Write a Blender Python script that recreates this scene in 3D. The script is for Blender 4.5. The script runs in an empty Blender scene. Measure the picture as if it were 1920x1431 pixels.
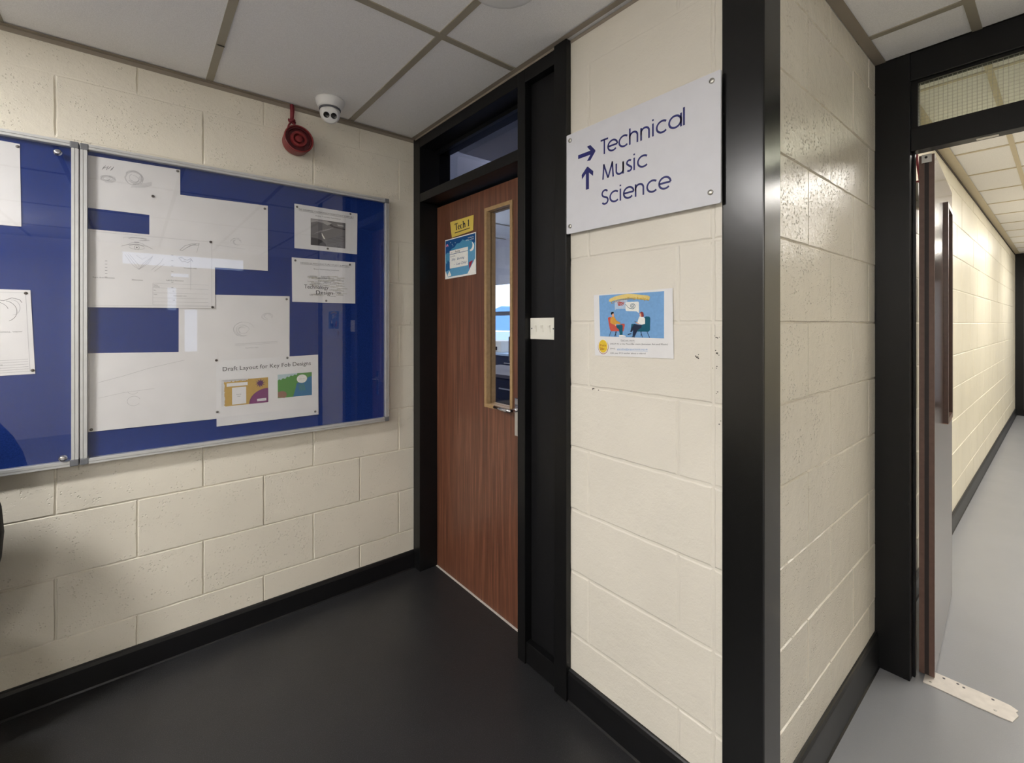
import bpy, math, random
from mathutils import Vector, Matrix, Euler
from mathutils.geometry import tessellate_polygon
random.seed(7)
sc = bpy.context.scene
COL = sc.collection
PI = math.pi

# ---------------------------------------------------------------- camera
EYE = 1.37
cam_d = bpy.data.cameras.new('camera')
cam = bpy.data.objects.new('camera', cam_d); COL.objects.link(cam)
cam.location = (0, 0, EYE)
TH = math.atan2(1040.0, 856.0)                      # turned to the left of +Y
cam.rotation_euler = (PI / 2, 0, TH)
cam_d.sensor_fit = 'HORIZONTAL'; cam_d.sensor_width = 36.0
cam_d.lens = 36.0 * 856.0 / 1920.0
cam_d.shift_x = 0.0
cam_d.shift_y = -(715.5 - 606.0) / 1920.0
cam_d.clip_start = 0.05; cam_d.clip_end = 400
sc.camera = cam

# ---------------------------------------------------------------- world, exposure
W = bpy.data.worlds.new('sky'); sc.world = W; W.use_nodes = True
nt = W.node_tree; bg = nt.nodes['Background']
bg.inputs[0].default_value = (0.62, 0.74, 1.0, 1); bg.inputs[1].default_value = 2.6
sc.view_settings.view_transform = 'Standard'; sc.view_settings.look = 'None'
sc.view_settings.gamma = 1.0; sc.view_settings.use_curve_mapping = False
sc.view_settings.exposure = 0.0
sc.cycles.use_denoising = True
sc.cycles.max_bounces = 10; sc.cycles.diffuse_bounces = 7; sc.cycles.glossy_bounces = 4
sc.cycles.transparent_max_bounces = 12
sc.cycles.sample_clamp_indirect = 4.0

LOBBY_LAMP = 262.0
LOBBY_COL = (1.0, 0.975, 0.945)
HALL_FILL = 34.0
CORR_LAMP = 21.0
CORR_COL = (1.0, 0.955, 0.885)
CLASS_FILL = 28.0

# ---------------------------------------------------------------- materials
def srgb(r, g, b):
    f = lambda v: (v / 12.92 if v <= 0.04045 else ((v + 0.055) / 1.055) ** 2.4)
    return (f(r / 255), f(g / 255), f(b / 255), 1.0)

def new_mat(name):
    m = bpy.data.materials.new(name); m.use_nodes = True
    return m, m.node_tree, m.node_tree.nodes['Principled BSDF']

def N(nt, t, **kw):
    n = nt.nodes.new(t)
    for k, v in kw.items(): setattr(n, k, v)
    return n

def coords(nt, scale=(1, 1, 1)):
    tc = N(nt, 'ShaderNodeTexCoord'); mp = N(nt, 'ShaderNodeMapping')
    mp.inputs['Scale'].default_value = scale
    nt.links.new(tc.outputs['Object'], mp.inputs['Vector'])
    return mp.outputs['Vector']

def noise(nt, vec, scale, detail=3, rough=0.5):
    n = N(nt, 'ShaderNodeTexNoise'); n.inputs['Scale'].default_value = scale
    n.inputs['Detail'].default_value = detail; n.inputs['Roughness'].default_value = rough
    nt.links.new(vec, n.inputs['Vector']); return n.outputs['Fac']

def ramp(nt, fac, stops):
    r = N(nt, 'ShaderNodeValToRGB'); e = r.color_ramp.elements
    while len(e) < len(stops): e.new(0.5)
    for i, (p, c) in enumerate(stops):
        e[i].position = p; e[i].color = c if len(c) == 4 else (*c, 1)
    nt.links.new(fac, r.inputs['Fac']); return r.outputs['Color']

def bump(nt, b, height, strength, dist=0.01, prev=None):
    n = N(nt, 'ShaderNodeBump'); n.inputs['Strength'].default_value = strength
    n.inputs['Distance'].default_value = dist
    nt.links.new(height, n.inputs['Height'])
    if prev is not None: nt.links.new(prev, n.inputs['Normal'])
    nt.links.new(n.outputs['Normal'], b.inputs['Normal']); return n.outputs['Normal']

def plain(name, col, rough=0.5, metal=0.0, spec=0.5, var=0.0, vscale=20, bumps=0.0, bscale=60, coat=0.0):
    m, nt, b = new_mat(name)
    b.inputs['Base Color'].default_value = col; b.inputs['Roughness'].default_value = rough
    b.inputs['Metallic'].default_value = metal; b.inputs['Specular IOR Level'].default_value = spec
    b.inputs['Coat Weight'].default_value = coat
    v = coords(nt)
    f = noise(nt, v, vscale)
    k = max(var, 0.02)
    lo = tuple(c * (1 - k) for c in col[:3]); hi = tuple(min(1, c * (1 + k)) for c in col[:3])
    nt.links.new(ramp(nt, f, [(0.3, lo), (0.7, hi)]), b.inputs['Base Color'])
    if bumps: bump(nt, b, noise(nt, v, bscale, 4), bumps, 0.002)
    return m

def block_mat(name, col, pit, rough):
    """painted blockwork: fine orange-peel, pits where the block face is open"""
    m, nt, b = new_mat(name)
    v = coords(nt)
    n1 = noise(nt, v, 3.0, 3)
    lo = tuple(c * 0.95 for c in col[:3]); hi = tuple(c * 1.03 for c in col[:3])
    nt.links.new(ramp(nt, n1, [(0.3, lo), (0.7, hi)]), b.inputs['Base Color'])
    b.inputs['Roughness'].default_value = rough
    b.inputs['Specular IOR Level'].default_value = 0.5
    fine = noise(nt, v, 160, 3, 0.6)
    p1 = bump(nt, b, fine, 0.22, 0.003)
    big = noise(nt, v, 28, 3, 0.55)
    p2 = bump(nt, b, big, 0.25, 0.008, p1)
    # pits
    vo = N(nt, 'ShaderNodeTexVoronoi'); vo.inputs['Scale'].default_value = 105
    nt.links.new(v, vo.inputs['Vector'])
    pits = ramp(nt, vo.outputs['Distance'], [(0.10, (0, 0, 0)), (0.33, (1, 1, 1))])
    mask = ramp(nt, noise(nt, v, 14, 4, 0.7), [(0.46, (0, 0, 0)), (0.60, (1, 1, 1))])
    mx = N(nt, 'ShaderNodeMix', data_type='RGBA')
    nt.links.new(mask, mx.inputs[0]); mx.inputs[6].default_value = (1, 1, 1, 1)
    nt.links.new(pits, mx.inputs[7])
    bump(nt, b, mx.outputs[2], pit, 0.003, p2)
    return m

CREAM = srgb(222, 216, 202)
M = {}
M['block_left'] = block_mat('painted_block_left', CREAM, 0.65, 0.42)
M['block_front'] = block_mat('painted_block_front', srgb(221, 216, 205), 0.12, 0.40)
M['block_right'] = block_mat('painted_block_right', CREAM, 1.0, 0.25)
M['block_corr'] = block_mat('painted_block_corridor', srgb(226, 220, 202), 0.15, 0.36)
M['plaster'] = plain('plaster', CREAM, 0.6, bumps=0.1)
M['class_plaster'] = plain('classroom_plaster', srgb(190, 190, 200), 0.7)
M['chip'] = plain('dark_chip', srgb(52, 46, 40), 0.8)
M['black'] = plain('black_gloss_paint', srgb(15, 15, 16), 0.36, spec=0.25, var=0.08, bumps=0.12, bscale=30)
M['black_soft'] = plain('black_satin_paint', srgb(17, 17, 19), 0.45, spec=0.25, var=0.06, bumps=0.10, bscale=90)
M['post'] = plain('black_post_paint', srgb(10, 10, 11), 0.25, spec=0.45, var=0.08, bumps=0.07, bscale=35)
M['skirt'] = plain('black_skirting', srgb(13, 13, 15), 0.38, spec=0.4, var=0.15)
M['speck_white'] = plain('paint_specks', srgb(190, 186, 175), 0.6)
M['alu'] = plain('satin_aluminium', srgb(205, 206, 206), 0.38, metal=0.55, var=0.03)
M['alu_groove'] = plain('aluminium_groove', srgb(120, 121, 122), 0.5, metal=0.4)
M['cap'] = plain('grey_plastic_cap', srgb(104, 106, 110), 0.5)
M['chrome'] = plain('chrome', srgb(215, 215, 220), 0.16, metal=1.0)
M['steel'] = plain('brushed_steel', srgb(190, 188, 182), 0.3, metal=0.9)
M['paper'] = plain('paper', srgb(222, 221, 222), 0.85, spec=0.2, var=0.03, vscale=12, bumps=0.6, bscale=16)
M['paper_flat'] = plain('paper_flat', srgb(226, 226, 228), 0.8, spec=0.2, var=0.02, bumps=0.2, bscale=18)
M['pencil'] = plain('pencil', srgb(130, 129, 132), 0.8, spec=0.2)
M['pencil_light'] = plain('pencil_light', srgb(176, 175, 178), 0.8, spec=0.2)
M['ink'] = plain('ink', srgb(45, 45, 50), 0.8, spec=0.2)
M['ink_grey'] = plain('ink_grey', srgb(92, 92, 98), 0.8, spec=0.2)
M['pin'] = plain('pin_grey', srgb(112, 108, 106), 0.4, metal=0.4)
M['pin_dark'] = plain('pin_dark', srgb(62, 54, 50), 0.4, metal=0.3)
M['white_plastic'] = plain('white_plastic', srgb(228, 226, 216), 0.35)
M['cam_white'] = plain('camera_white', srgb(220, 220, 220), 0.4)
M['cam_black'] = plain('camera_lens', srgb(18, 18, 18), 0.12)
M['red'] = plain('red_plastic', srgb(118, 34, 36), 0.42, var=0.08)
M['red_dark'] = plain('red_plastic_dark', srgb(72, 14, 20), 0.45)
M['red_cable'] = plain('red_cable', srgb(118, 30, 42), 0.55)
M['sign'] = plain('sign_acrylic', srgb(214, 215, 222), 0.5, spec=0.3)
M['navy'] = plain('navy_vinyl', srgb(25, 30, 100), 0.35)
M['brown_dark'] = plain('dark_seal_gap', srgb(30, 20, 18), 0.6)
M['tan_end'] = plain('oak_bead_end', srgb(170, 120, 90), 0.5)
M['oak'] = plain('oak_bead', srgb(158, 130, 92), 0.45, var=0.12, vscale=60)
M['oak_dark'] = plain('dark_bead', srgb(72, 48, 38), 0.35, var=0.12, vscale=60)
M['yellow'] = plain('yellow_card', srgb(208, 184, 84), 0.7)
M['cblack'] = plain('black_upholstery', srgb(16, 16, 18), 0.6, bumps=0.3, bscale=120)
M['strip'] = plain('threshold_metal', srgb(214, 208, 201), 0.5, metal=0.1, var=0.08, vscale=30)
M['pinkgrey'] = plain('grey_box', srgb(150, 148, 142), 0.5)
M['blind'] = plain('roller_blind', srgb(196, 198, 205), 0.8)
M['blue_board'] = plain('door_blue_grey', srgb(120, 125, 140), 0.6)
for k, c in dict(c_blue=(116, 160, 208), c_lblue=(176, 196, 218), c_white=(232, 232, 228), c_red=(186, 84, 72), c_teal=(24, 84, 104),
                 c_must=(200, 150, 68), c_navy=(36, 44, 66), c_skin=(226, 170, 140), c_hair=(30, 28, 32), c_auburn=(130, 56, 56),
                 c_gold=(216, 194, 124), c_goldt=(176, 142, 50), c_badge=(216, 186, 62), c_maroon=(150, 70, 40),
                 n_night=(22, 74, 128), n_mid=(74, 138, 176), n_low=(92, 150, 188), n_red=(150, 48, 70), n_pink=(215, 130, 150), n_deep=(32, 92, 140),
                 k_ochre=(184, 152, 84), k_purple=(122, 62, 112), k_purd=(92, 50, 100), k_green=(84, 140, 74), k_blue=(52, 112, 156), k_brown=(140, 104, 92),
                 k_sky=(178, 198, 206), g_mid=(112, 110, 114), g_dark=(62, 60, 64), g_light=(168, 166, 168), g_sage=(176, 172, 156)).items():
    M[k] = plain(k, srgb(*c), 0.8, spec=0.2, var=0.05, vscale=120)

# blue felt
m, nt, b = new_mat('blue_felt'); v = coords(nt)
nt.links.new(ramp(nt, noise(nt, v, 300, 2), [(0.3, srgb(20, 42, 104)), (0.7, srgb(28, 54, 124))]), b.inputs['Base Color'])
b.inputs['Roughness'].default_value = 0.95; b.inputs['Specular IOR Level'].default_value = 0.1
M['felt'] = m

# floor vinyl, two tones: dark in the left of the lobby, paler grey right of it and in the corridor
def vinyl(name, c0, c1, c2, r0, r1):
    m, nt, b = new_mat(name); v = coords(nt)
    big = ramp(nt, noise(nt, v, 2.2, 4, 0.6), [(0.3, c0), (0.7, c1)])
    spk = ramp(nt, noise(nt, v, 420, 2, 0.6), [(0.56, (0, 0, 0)), (0.72, (1, 1, 1))])
    mx = N(nt, 'ShaderNodeMix', data_type='RGBA'); nt.links.new(spk, mx.inputs[0])
    nt.links.new(big, mx.inputs[6]); mx.inputs[7].default_value = (*c2, 1)
    nt.links.new(mx.outputs[2], b.inputs['Base Color'])
    nt.links.new(ramp(nt, noise(nt, v, 5, 4, 0.6), [(0.3, (r0,) * 3), (0.7, (r1,) * 3)]), b.inputs['Roughness'])
    bump(nt, b, noise(nt, v, 220, 3), 0.25, 0.002)
    return m
M['floor'] = vinyl('dark_vinyl', (0.0145, 0.0147, 0.0160), (0.021, 0.0212, 0.0232), (0.065, 0.064, 0.066), 0.30, 0.42)
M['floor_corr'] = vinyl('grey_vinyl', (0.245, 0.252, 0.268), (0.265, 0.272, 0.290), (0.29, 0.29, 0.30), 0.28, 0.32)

# ceiling tile
m, nt, b = new_mat('ceiling_tile'); v = coords(nt)
nt.links.new(ramp(nt, noise(nt, v, 340, 3, 0.7), [(0.35, srgb(226, 225, 225)), (0.65, srgb(240, 239, 239))]), b.inputs['Base Color'])
b.inputs['Roughness'].default_value = 0.9
bump(nt, b, noise(nt, v, 260, 3, 0.7), 0.35, 0.002)
M['tile'] = m
M['tbar'] = plain('ceiling_grid', srgb(150, 143, 128), 0.5)
M['tbar_c'] = plain('ceiling_grid_corridor', srgb(196, 184, 158), 0.5)
M['angle'] = plain('ceiling_angle', srgb(140, 130, 118), 0.5)

# sapele door veneer
def wood(name, c0, c1, c2, rough, stripes=58):
    m, nt, b = new_mat(name)
    v = coords(nt, (1, 1, 0.035))
    n1 = noise(nt, v, stripes, 3, 0.6)
    n2 = noise(nt, v, 170, 3, 0.6)
    mxx = N(nt, 'ShaderNodeMath', operation='MULTIPLY_ADD'); nt.links.new(n2, mxx.inputs[0]); mxx.inputs[1].default_value = 0.45
    nt.links.new(n1, mxx.inputs[2])
    nt.links.new(ramp(nt, mxx.outputs[0], [(0.42, c0), (0.72, c1), (1.0, c2)]), b.inputs['Base Color'])
    b.inputs['Roughness'].default_value = rough; b.inputs['Coat Weight'].default_value = 0.25
    b.inputs['Coat Roughness'].default_value = 0.22
    bump(nt, b, n2, 0.15, 0.002)
    return m
M['sapele'] = wood('sapele_veneer', srgb(72, 42, 31), srgb(96, 59, 43), srgb(126, 82, 61), 0.42)
M['walnut'] = wood('dark_gloss_veneer', srgb(50, 32, 28), srgb(62, 40, 34), srgb(78, 54, 46), 0.16)
M['lipping'] = plain('door_lipping', srgb(92, 68, 58), 0.5, var=0.12, vscale=50)

# clear panes
def pane(name, ior=1.45, rough=0.02, tint=(1, 1, 1), wire=False):
    m = bpy.data.materials.new(name); m.use_nodes = True; nt = m.node_tree; nt.nodes.clear()
    out = N(nt, 'ShaderNodeOutputMaterial'); tr = N(nt, 'ShaderNodeBsdfTransparent'); gl = N(nt, 'ShaderNodeBsdfGlossy')
    tr.inputs[0].default_value = (*tint, 1); gl.inputs['Roughness'].default_value = rough
    fr = N(nt, 'ShaderNodeFresnel'); ge = N(nt, 'ShaderNodeNewGeometry')      # same reflectance from both sides of the pane
    mr = N(nt, 'ShaderNodeMapRange'); nt.links.new(ge.outputs['Backfacing'], mr.inputs[0])
    mr.inputs[3].default_value = ior; mr.inputs[4].default_value = 1 / ior; nt.links.new(mr.outputs[0], fr.inputs['IOR'])
    mix = N(nt, 'ShaderNodeMixShader'); nt.links.new(fr.outputs[0], mix.inputs[0])
    nt.links.new(tr.outputs[0], mix.inputs[1]); nt.links.new(gl.outputs[0], mix.inputs[2])
    last = mix.outputs[0]
    if wire:
        tc = N(nt, 'ShaderNodeTexCoord'); sp = N(nt, 'ShaderNodeSeparateXYZ'); nt.links.new(tc.outputs['Object'], sp.inputs[0])
        fac = None
        for ax in ('X', 'Z'):
            a = N(nt, 'ShaderNodeMath', operation='MULTIPLY'); nt.links.new(sp.outputs[ax], a.inputs[0]); a.inputs[1].default_value = 1 / 0.0127
            f = N(nt, 'ShaderNodeMath', operation='FRACT'); nt.links.new(a.outputs[0], f.inputs[0])
            l = N(nt, 'ShaderNodeMath', operation='LESS_THAN'); nt.links.new(f.outputs[0], l.inputs[0]); l.inputs[1].default_value = 0.05
            if fac is None: fac = l.outputs[0]
            else:
                mm = N(nt, 'ShaderNodeMath', operation='MAXIMUM'); nt.links.new(fac, mm.inputs[0]); nt.links.new(l.outputs[0], mm.inputs[1]); fac = mm.outputs[0]
        df = N(nt, 'ShaderNodeBsdfDiffuse'); df.inputs[0].default_value = (0.45, 0.44, 0.40, 1)
        m2 = N(nt, 'ShaderNodeMixShader'); nt.links.new(fac, m2.inputs[0]); nt.links.new(last, m2.inputs[1]); nt.links.new(df.outputs[0], m2.inputs[2])
        last = m2.outputs[0]
    nt.links.new(last, out.inputs[0]); return m
M['glass'] = pane('clear_glass', 1.5, 0.01)
M['board_glass'] = pane('board_glazing', 1.6, 0.015)
M['trans_glass'] = pane('transom_glass', 1.5, 0.02, (0.62, 0.62, 0.68))
M['wired'] = pane('wired_glass', 1.5, 0.02, (0.93, 0.95, 0.88), wire=True)

def emit(name, col, s):
    m, nt, b = new_mat(name)
    b.inputs['Base Color'].default_value = (0.8, 0.8, 0.8, 1)
    b.inputs['Emission Color'].default_value = (*col, 1); b.inputs['Emission Strength'].default_value = s
    return m
M['lamp_lobby'] = emit('lobby_diffuser', LOBBY_COL, LOBBY_LAMP)
M['fill_hall'] = emit('hall_fill_diffuser', LOBBY_COL, HALL_FILL)
M['lamp_corr'] = emit('corridor_diffuser', CORR_COL, CORR_LAMP)
M['fill_class'] = emit('classroom_fill_diffuser', (0.85, 0.9, 1.0), CLASS_FILL)

# ---------------------------------------------------------------- mesh builder
class MB:
    def __init__(s): s.v = []; s.f = []; s.mi = []; s.mats = []; s.smooth = []
    def m(s, mat):
        if mat not in s.mats: s.mats.append(mat)
        return s.mats.index(mat)
    def add(s, vs, fs, mat, smooth=False):
        o = len(s.v); k = s.m(mat)
        s.v += [tuple(p) for p in vs]
        for f in fs:
            s.f.append([i + o for i in f]); s.mi.append(k); s.smooth.append(smooth)
        return s
    def box(s, x0, x1, y0, y1, z0, z1, mat, bev=0.0):
        if x0 > x1: x0, x1 = x1, x0
        if y0 > y1: y0, y1 = y1, y0
        if z0 > z1: z0, z1 = z1, z0
        if bev <= 0:
            vs = [(x, y, z) for x in (x0, x1) for y in (y0, y1) for z in (z0, z1)]
            fs = [(0, 1, 3, 2), (4, 6, 7, 5), (0, 4, 5, 1), (2, 3, 7, 6), (0, 2, 6, 4), (1, 5, 7, 3)]
            return s.add(vs, fs, mat)
        import bmesh
        bm = bmesh.new(); bmesh.ops.create_cube(bm, size=1)
        for v in bm.verts:
            v.co = Vector(((x0 + x1) / 2 + v.co.x * (x1 - x0), (y0 + y1) / 2 + v.co.y * (y1 - y0), (z0 + z1) / 2 + v.co.z * (z1 - z0)))
        bmesh.ops.bevel(bm, geom=bm.edges[:], offset=bev, segments=2, profile=0.6, affect='EDGES')
        s.bm(bm, mat); return s
    def bm(s, bm, mat, smooth=False):
        bm.verts.index_update()
        s.add([v.co.copy() for v in bm.verts], [[v.index for v in f.verts] for f in bm.faces], mat, smooth); bm.free()
    def lathe(s, prof, mat, mtx=Matrix(), seg=40, smooth=True):
        """prof: list of (r, h) about local Z"""
        vs = []; fs = []
        for r, h in prof:
            for i in range(seg):
                a = 2 * PI * i / seg; vs.append(mtx @ Vector((r * math.cos(a), r * math.sin(a), h)))
        for j in range(len(prof) - 1):
            for i in range(seg):
                i2 = (i + 1) % seg
                fs.append((j * seg + i, j * seg + i2, (j + 1) * seg + i2, (j + 1) * seg + i))
        fs.append(tuple(reversed(range(seg)))); fs.append(tuple((len(prof) - 1) * seg + i for i in range(seg)))
        return s.add(vs, fs, mat, smooth)
    def tube(s, pts, r, mat, seg=10):
        pts = [Vector(p) for p in pts]; vs = []; fs = []
        for i, p in enumerate(pts):
            t = (pts[min(i + 1, len(pts) - 1)] - pts[max(i - 1, 0)]).normalized()
            a = t.cross(Vector((0.3, 0.2, 1) if abs(t.z) < 0.9 else (1, 0.1, 0))).normalized(); b2 = t.cross(a).normalized()
            rr = r[i] if isinstance(r, (list, tuple)) else r
            for k in range(seg):
                an = 2 * PI * k / seg; vs.append(p + a * (rr * math.cos(an)) + b2 * (rr * math.sin(an)))
        for i in range(len(pts) - 1):
            for k in range(seg):
                k2 = (k + 1) % seg; fs.append((i * seg + k, i * seg + k2, (i + 1) * seg + k2, (i + 1) * seg + k))
        fs.append(tuple(reversed(range(seg)))); fs.append(tuple((len(pts) - 1) * seg + k for k in range(seg)))
        return s.add(vs, fs, mat, True)
    def prism(s, poly, fn, d0, d1, mat):
        """poly in (u,v); fn(u,v,d) -> point"""
        n = len(poly)
        vs = [fn(u, v, d0) for u, v in poly] + [fn(u, v, d1) for u, v in poly]
        fs = [tuple(range(n)), tuple(reversed(range(n, 2 * n)))]
        for i in range(n):
            j = (i + 1) % n; fs.append((i, i + n, j + n, j))
        return s.add(vs, fs, mat)
    def build(s, name, parent=None, loc=None, kind=None):
        me = bpy.data.meshes.new(name)
        me.from_pydata([tuple(p) for p in s.v], [], s.f)
        for mt in s.mats: me.materials.append(M[mt])
        me.polygons.foreach_set('material_index', s.mi)
        me.polygons.foreach_set('use_smooth', s.smooth)
        me.update()
        import bmesh
        bm = bmesh.new(); bm.from_mesh(me); bmesh.ops.recalc_face_normals(bm, faces=bm.faces[:]) if name != 'sheet_print' else None
        bm.to_mesh(me); bm.free()
        o = bpy.data.objects.new(name, me); COL.objects.link(o)
        if parent is not None:
            o.parent = parent
            o.matrix_parent_inverse = parent.matrix_basis.inverted()
        if kind: o['kind'] = kind
        return o

def thing(name, label, cat, loc=(0, 0, 0), group=None):
    o = bpy.data.objects.new(name, None); COL.objects.link(o); o.location = loc; o.empty_display_size = 0.05
    bpy.context.view_layer.update()
    o['label'] = label; o['category'] = cat
    if group: o['group'] = group
    return o
def tag(o, label, cat, group=None):
    o['label'] = label; o['category'] = cat
    if group: o['group'] = group
    return o
def sroot(name, loc=(0, 0, 0)):
    o = bpy.data.objects.new(name, None); COL.objects.link(o); o.location = loc; o['kind'] = 'structure'; o.empty_display_size = 0.05
    bpy.context.view_layer.update(); return o

# ---------------------------------------------------------------- plane maps
XA, YB, XC = -2.337, 1.2227, -0.4875
fA = lambda u, v, d=0.0: (XA + d, u, v)      # wall on the left, u runs along +Y
fB = lambda u, v, d=0.0: (u, YB - d, v)      # door wall, u runs along +X
fC = lambda u, v, d=0.0: (XC + d, u, v)      # return wall and corridor wall, u runs along +Y

def blocks(mb, fn, u0, u1, v0, v1, beds, joints, mat, depth=0.003, half=0.006, deep=None):
    """painted blockwork face; beds sorted heights; joints(row index) -> u positions"""
    rows = [v0] + [z for z in sorted(beds) if v0 + 0.01 < z < v1 - 0.01] + [v1]
    for i in range(len(rows) - 1):
        a, c = rows[i], rows[i + 1]
        js = [u0] + [u for u in sorted(joints((a + c) / 2)) if u0 + 0.012 < u < u1 - 0.012] + [u1]
        for j in range(len(js) - 1):
            p, q = js[j], js[j + 1]
            dd = depth * random.uniform(0.8, 1.2); kb = [deep(a) if deep else 1.0, deep(c) if deep else 1.0]
            off = random.uniform(-0.0008, 0.0008)
            nu = max(2, int((q - p) / 0.028)); nv = max(2, int((c - a) / 0.028))
            outer = [(p + (q - p) * k / nu, a) for k in range(nu)] + [(q, a + (c - a) * k / nv) for k in range(nv)] \
                  + [(q - (q - p) * k / nu, c) for k in range(nu)] + [(p, c - (c - a) * k / nv) for k in range(nv)]
            cx, cy = (p + q) / 2, (a + c) / 2
            inner = []; mid = []
            for (x, y) in outer:
                h = half * random.uniform(0.78, 1.25); h2 = h * 0.45
                eu = (1 if x <= p + 1e-6 and u0 < p else (-1 if x >= q - 1e-6 and q < u1 else (0)))
                ev = (1 if y <= a + 1e-6 else (-1 if y >= c - 1e-6 else 0))
                if x <= p + 1e-6 and p == u0: eu = 0.15
                if x >= q - 1e-6 and q == u1: eu = -0.15
                inner.append((x + eu * h, y + ev * h)); mid.append((x + eu * h2, y + ev * h2))
            n = len(outer)
            kd = [kb[0] if y <= a + 1e-6 else (kb[1] if y >= c - 1e-6 else (1.0 if p + 1e-6 >= x > u0 + 1e-6 or u1 - 1e-6 > x >= q - 1e-6 else 0.1)) for x, y in outer]
            vs = [fn(x, y, -dd * g) for (x, y), g in zip(outer, kd)] + [fn(x, y, -dd * 0.9 * g) for (x, y), g in zip(mid, kd)] + [fn(x, y, off) for x, y in inner]
            fs = []
            for k in range(n):
                k2 = (k + 1) % n
                fs.append((k, k2, n + k2, n + k)); fs.append((n + k, n + k2, 2 * n + k2, 2 * n + k))
            fs.append(tuple(2 * n + k for k in range(n)))
            mb.add(vs, fs, mat)

def solid_behind(mb, fn, u0, u1, v0, v1, d0, d1, mat):
    mb.prism([(u0, v0), (u1, v0), (u1, v1), (u0, v1)], fn, d0, d1, mat)

# ================================================================ STRUCTURE
CZ = 2.40
# floor
mb = MB(); mb.box(-2.6, -0.50, -3.2, 1.36, -0.1, 0, 'floor'); mb.box(-0.62, -0.50, 1.36, 2.365, -0.1, 0, 'floor')
mb.build('floor', kind='structure')
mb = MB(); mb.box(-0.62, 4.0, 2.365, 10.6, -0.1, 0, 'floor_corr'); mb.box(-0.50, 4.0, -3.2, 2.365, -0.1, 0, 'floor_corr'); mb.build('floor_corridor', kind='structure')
mb = MB(); mb.box(-9.0, -0.62, 1.36, 7.2, -0.1, 0.0, 'floor'); mb.build('floor_classroom', kind='structure')

# left wall
bedsA = [0.213 + 0.229 * k for k in range(-1, 10)]
def jA(z):
    k = int(math.floor((z - 0.213) / 0.229))
    st = 0.0 if k % 2 else -0.2285
    base = [-3.4 + 0.4515 * i for i in range(20)]
    o = 0.004 if k % 2 else -0.2268 + 0.0
    r = [o + 0.4475 * i for i in range(-8, 6)]
    return r
mb = MB(); blocks(mb, fA, -3.0, YB - 0.001, 0, CZ, bedsA, jA, 'block_left', 0.0052, 0.0046, deep=lambda z: 1.0 if z < 1.0 else (0.45 if z < 1.9 else 0.12))
solid_behind(mb, fA, -3.0, 1.37, 0, CZ + 0.1, -0.006, -0.2, 'plaster')
mb.build('wall_left', kind='structure')
# door wall
bedsB = [1.372 - 0.2255 * k for k in range(0, 7)] + [1.372 + 0.2275 * k for k in range(1, 6)]
def jB(z):
    k = int(round((z - 1.485) / 0.226))
    return [-0.722, -0.617] if k % 2 == 0 else [-1.0626, -0.617]
mb = MB(); blocks(mb, fB, -1.149, -0.580, 0, CZ, bedsB, jB, 'block_front', 0.0026, 0.007, deep=lambda z: 1.0 if z < 1.6 else 0.25)
solid_behind(mb, fB, -1.149, -0.56, 0, CZ + 0.1, -0.006, -0.15, 'plaster')
# dark chips in the paint near the corner post
rr = random.Random(3)
for (u, v, n, sp) in ((-0.662, 1.275, 9, 0.007), (-0.604, 1.29, 5, 0.009), (-0.602, 1.33, 4, 0.01), (-0.612, 1.245, 3, 0.008), (-0.606, 1.18, 2, 0.003),
                      (-1.04, 1.141, 4, 0.006), (-1.018, 1.141, 1, 0.001), (-0.967, 1.486, 1, 0.001), (-0.60, 1.10, 2, 0.006)):
    for _ in range(n):
        a = u + rr.uniform(-sp, sp); b = v + rr.uniform(-sp, sp); r0 = rr.uniform(0.0008, 0.0022)
        mb.prism([(a + r0 * rr.uniform(.6, 1.5) * math.cos(t * PI / 3), b + r0 * rr.uniform(.5, 1.2) * math.sin(t * PI / 3)) for t in range(6)], fB, -0.001, 0.0012, 'chip')
mb.build('wall_front', kind='structure')
# return wall + corridor left wall (same plane)
bedsC = [1.372 - 0.2205 * k for k in range(0, 7)] + [1.372 + 0.2275 * k for k in range(1, 6)]
def jC(z):
    k = int(round((z - 1.485) / 0.224)); o = 1.7450 if k % 2 == 0 else 1.5400
    return [o + 0.4475 * i for i in range(-1, 22)]
mb = MB(); blocks(mb, fC, 1.3195, 2.2850, 0, CZ, bedsC, jC, 'block_right', 0.0052, 0.0042, deep=lambda z: 1.0)
solid_behind(mb, fC, 1.30, 2.2850, 0, CZ + 0.1, -0.006, -0.13, 'plaster')
mb.build('wall_right', kind='structure')
mb = MB(); blocks(mb, fC, 2.345, 10.2, 0, CZ, bedsC, jC, 'block_corr', 0.0032, 0.0055)
solid_behind(mb, fC, 2.285, 10.4, 0, CZ + 0.1, -0.0065, -0.13, 'plaster')
mb.build('wall_corridor_left', kind='structure')
mb = MB(); mb.box(1.55, 1.7, 2.345, 10.4, 0, 2.5, 'block_corr'); mb.build('wall_corridor_right', kind='structure')
# walls out of frame that close the lobby
mb = MB(); mb.box(-2.5, 3.35, -3.15, -3.0, 0, 2.5, 'plaster'); mb.build('wall_back', kind='structure')
mb = MB(); mb.box(1.55, 3.35, 2.285, 2.345, 0, 2.5, 'plaster'); mb.build('wall_lobby_front', kind='structure')
mb = MB()
mb.box(3.2, 3.35, -3.0, -0.35, 0, 2.5, 'plaster'); mb.box(3.2, 3.35, 1.55, 2.285, 0, 2.5, 'plaster'); mb.box(3.2, 3.35, -0.35, 1.55, 2.40, 2.5, 'plaster')
mb.build('wall_lobby_right', kind='structure')

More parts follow.
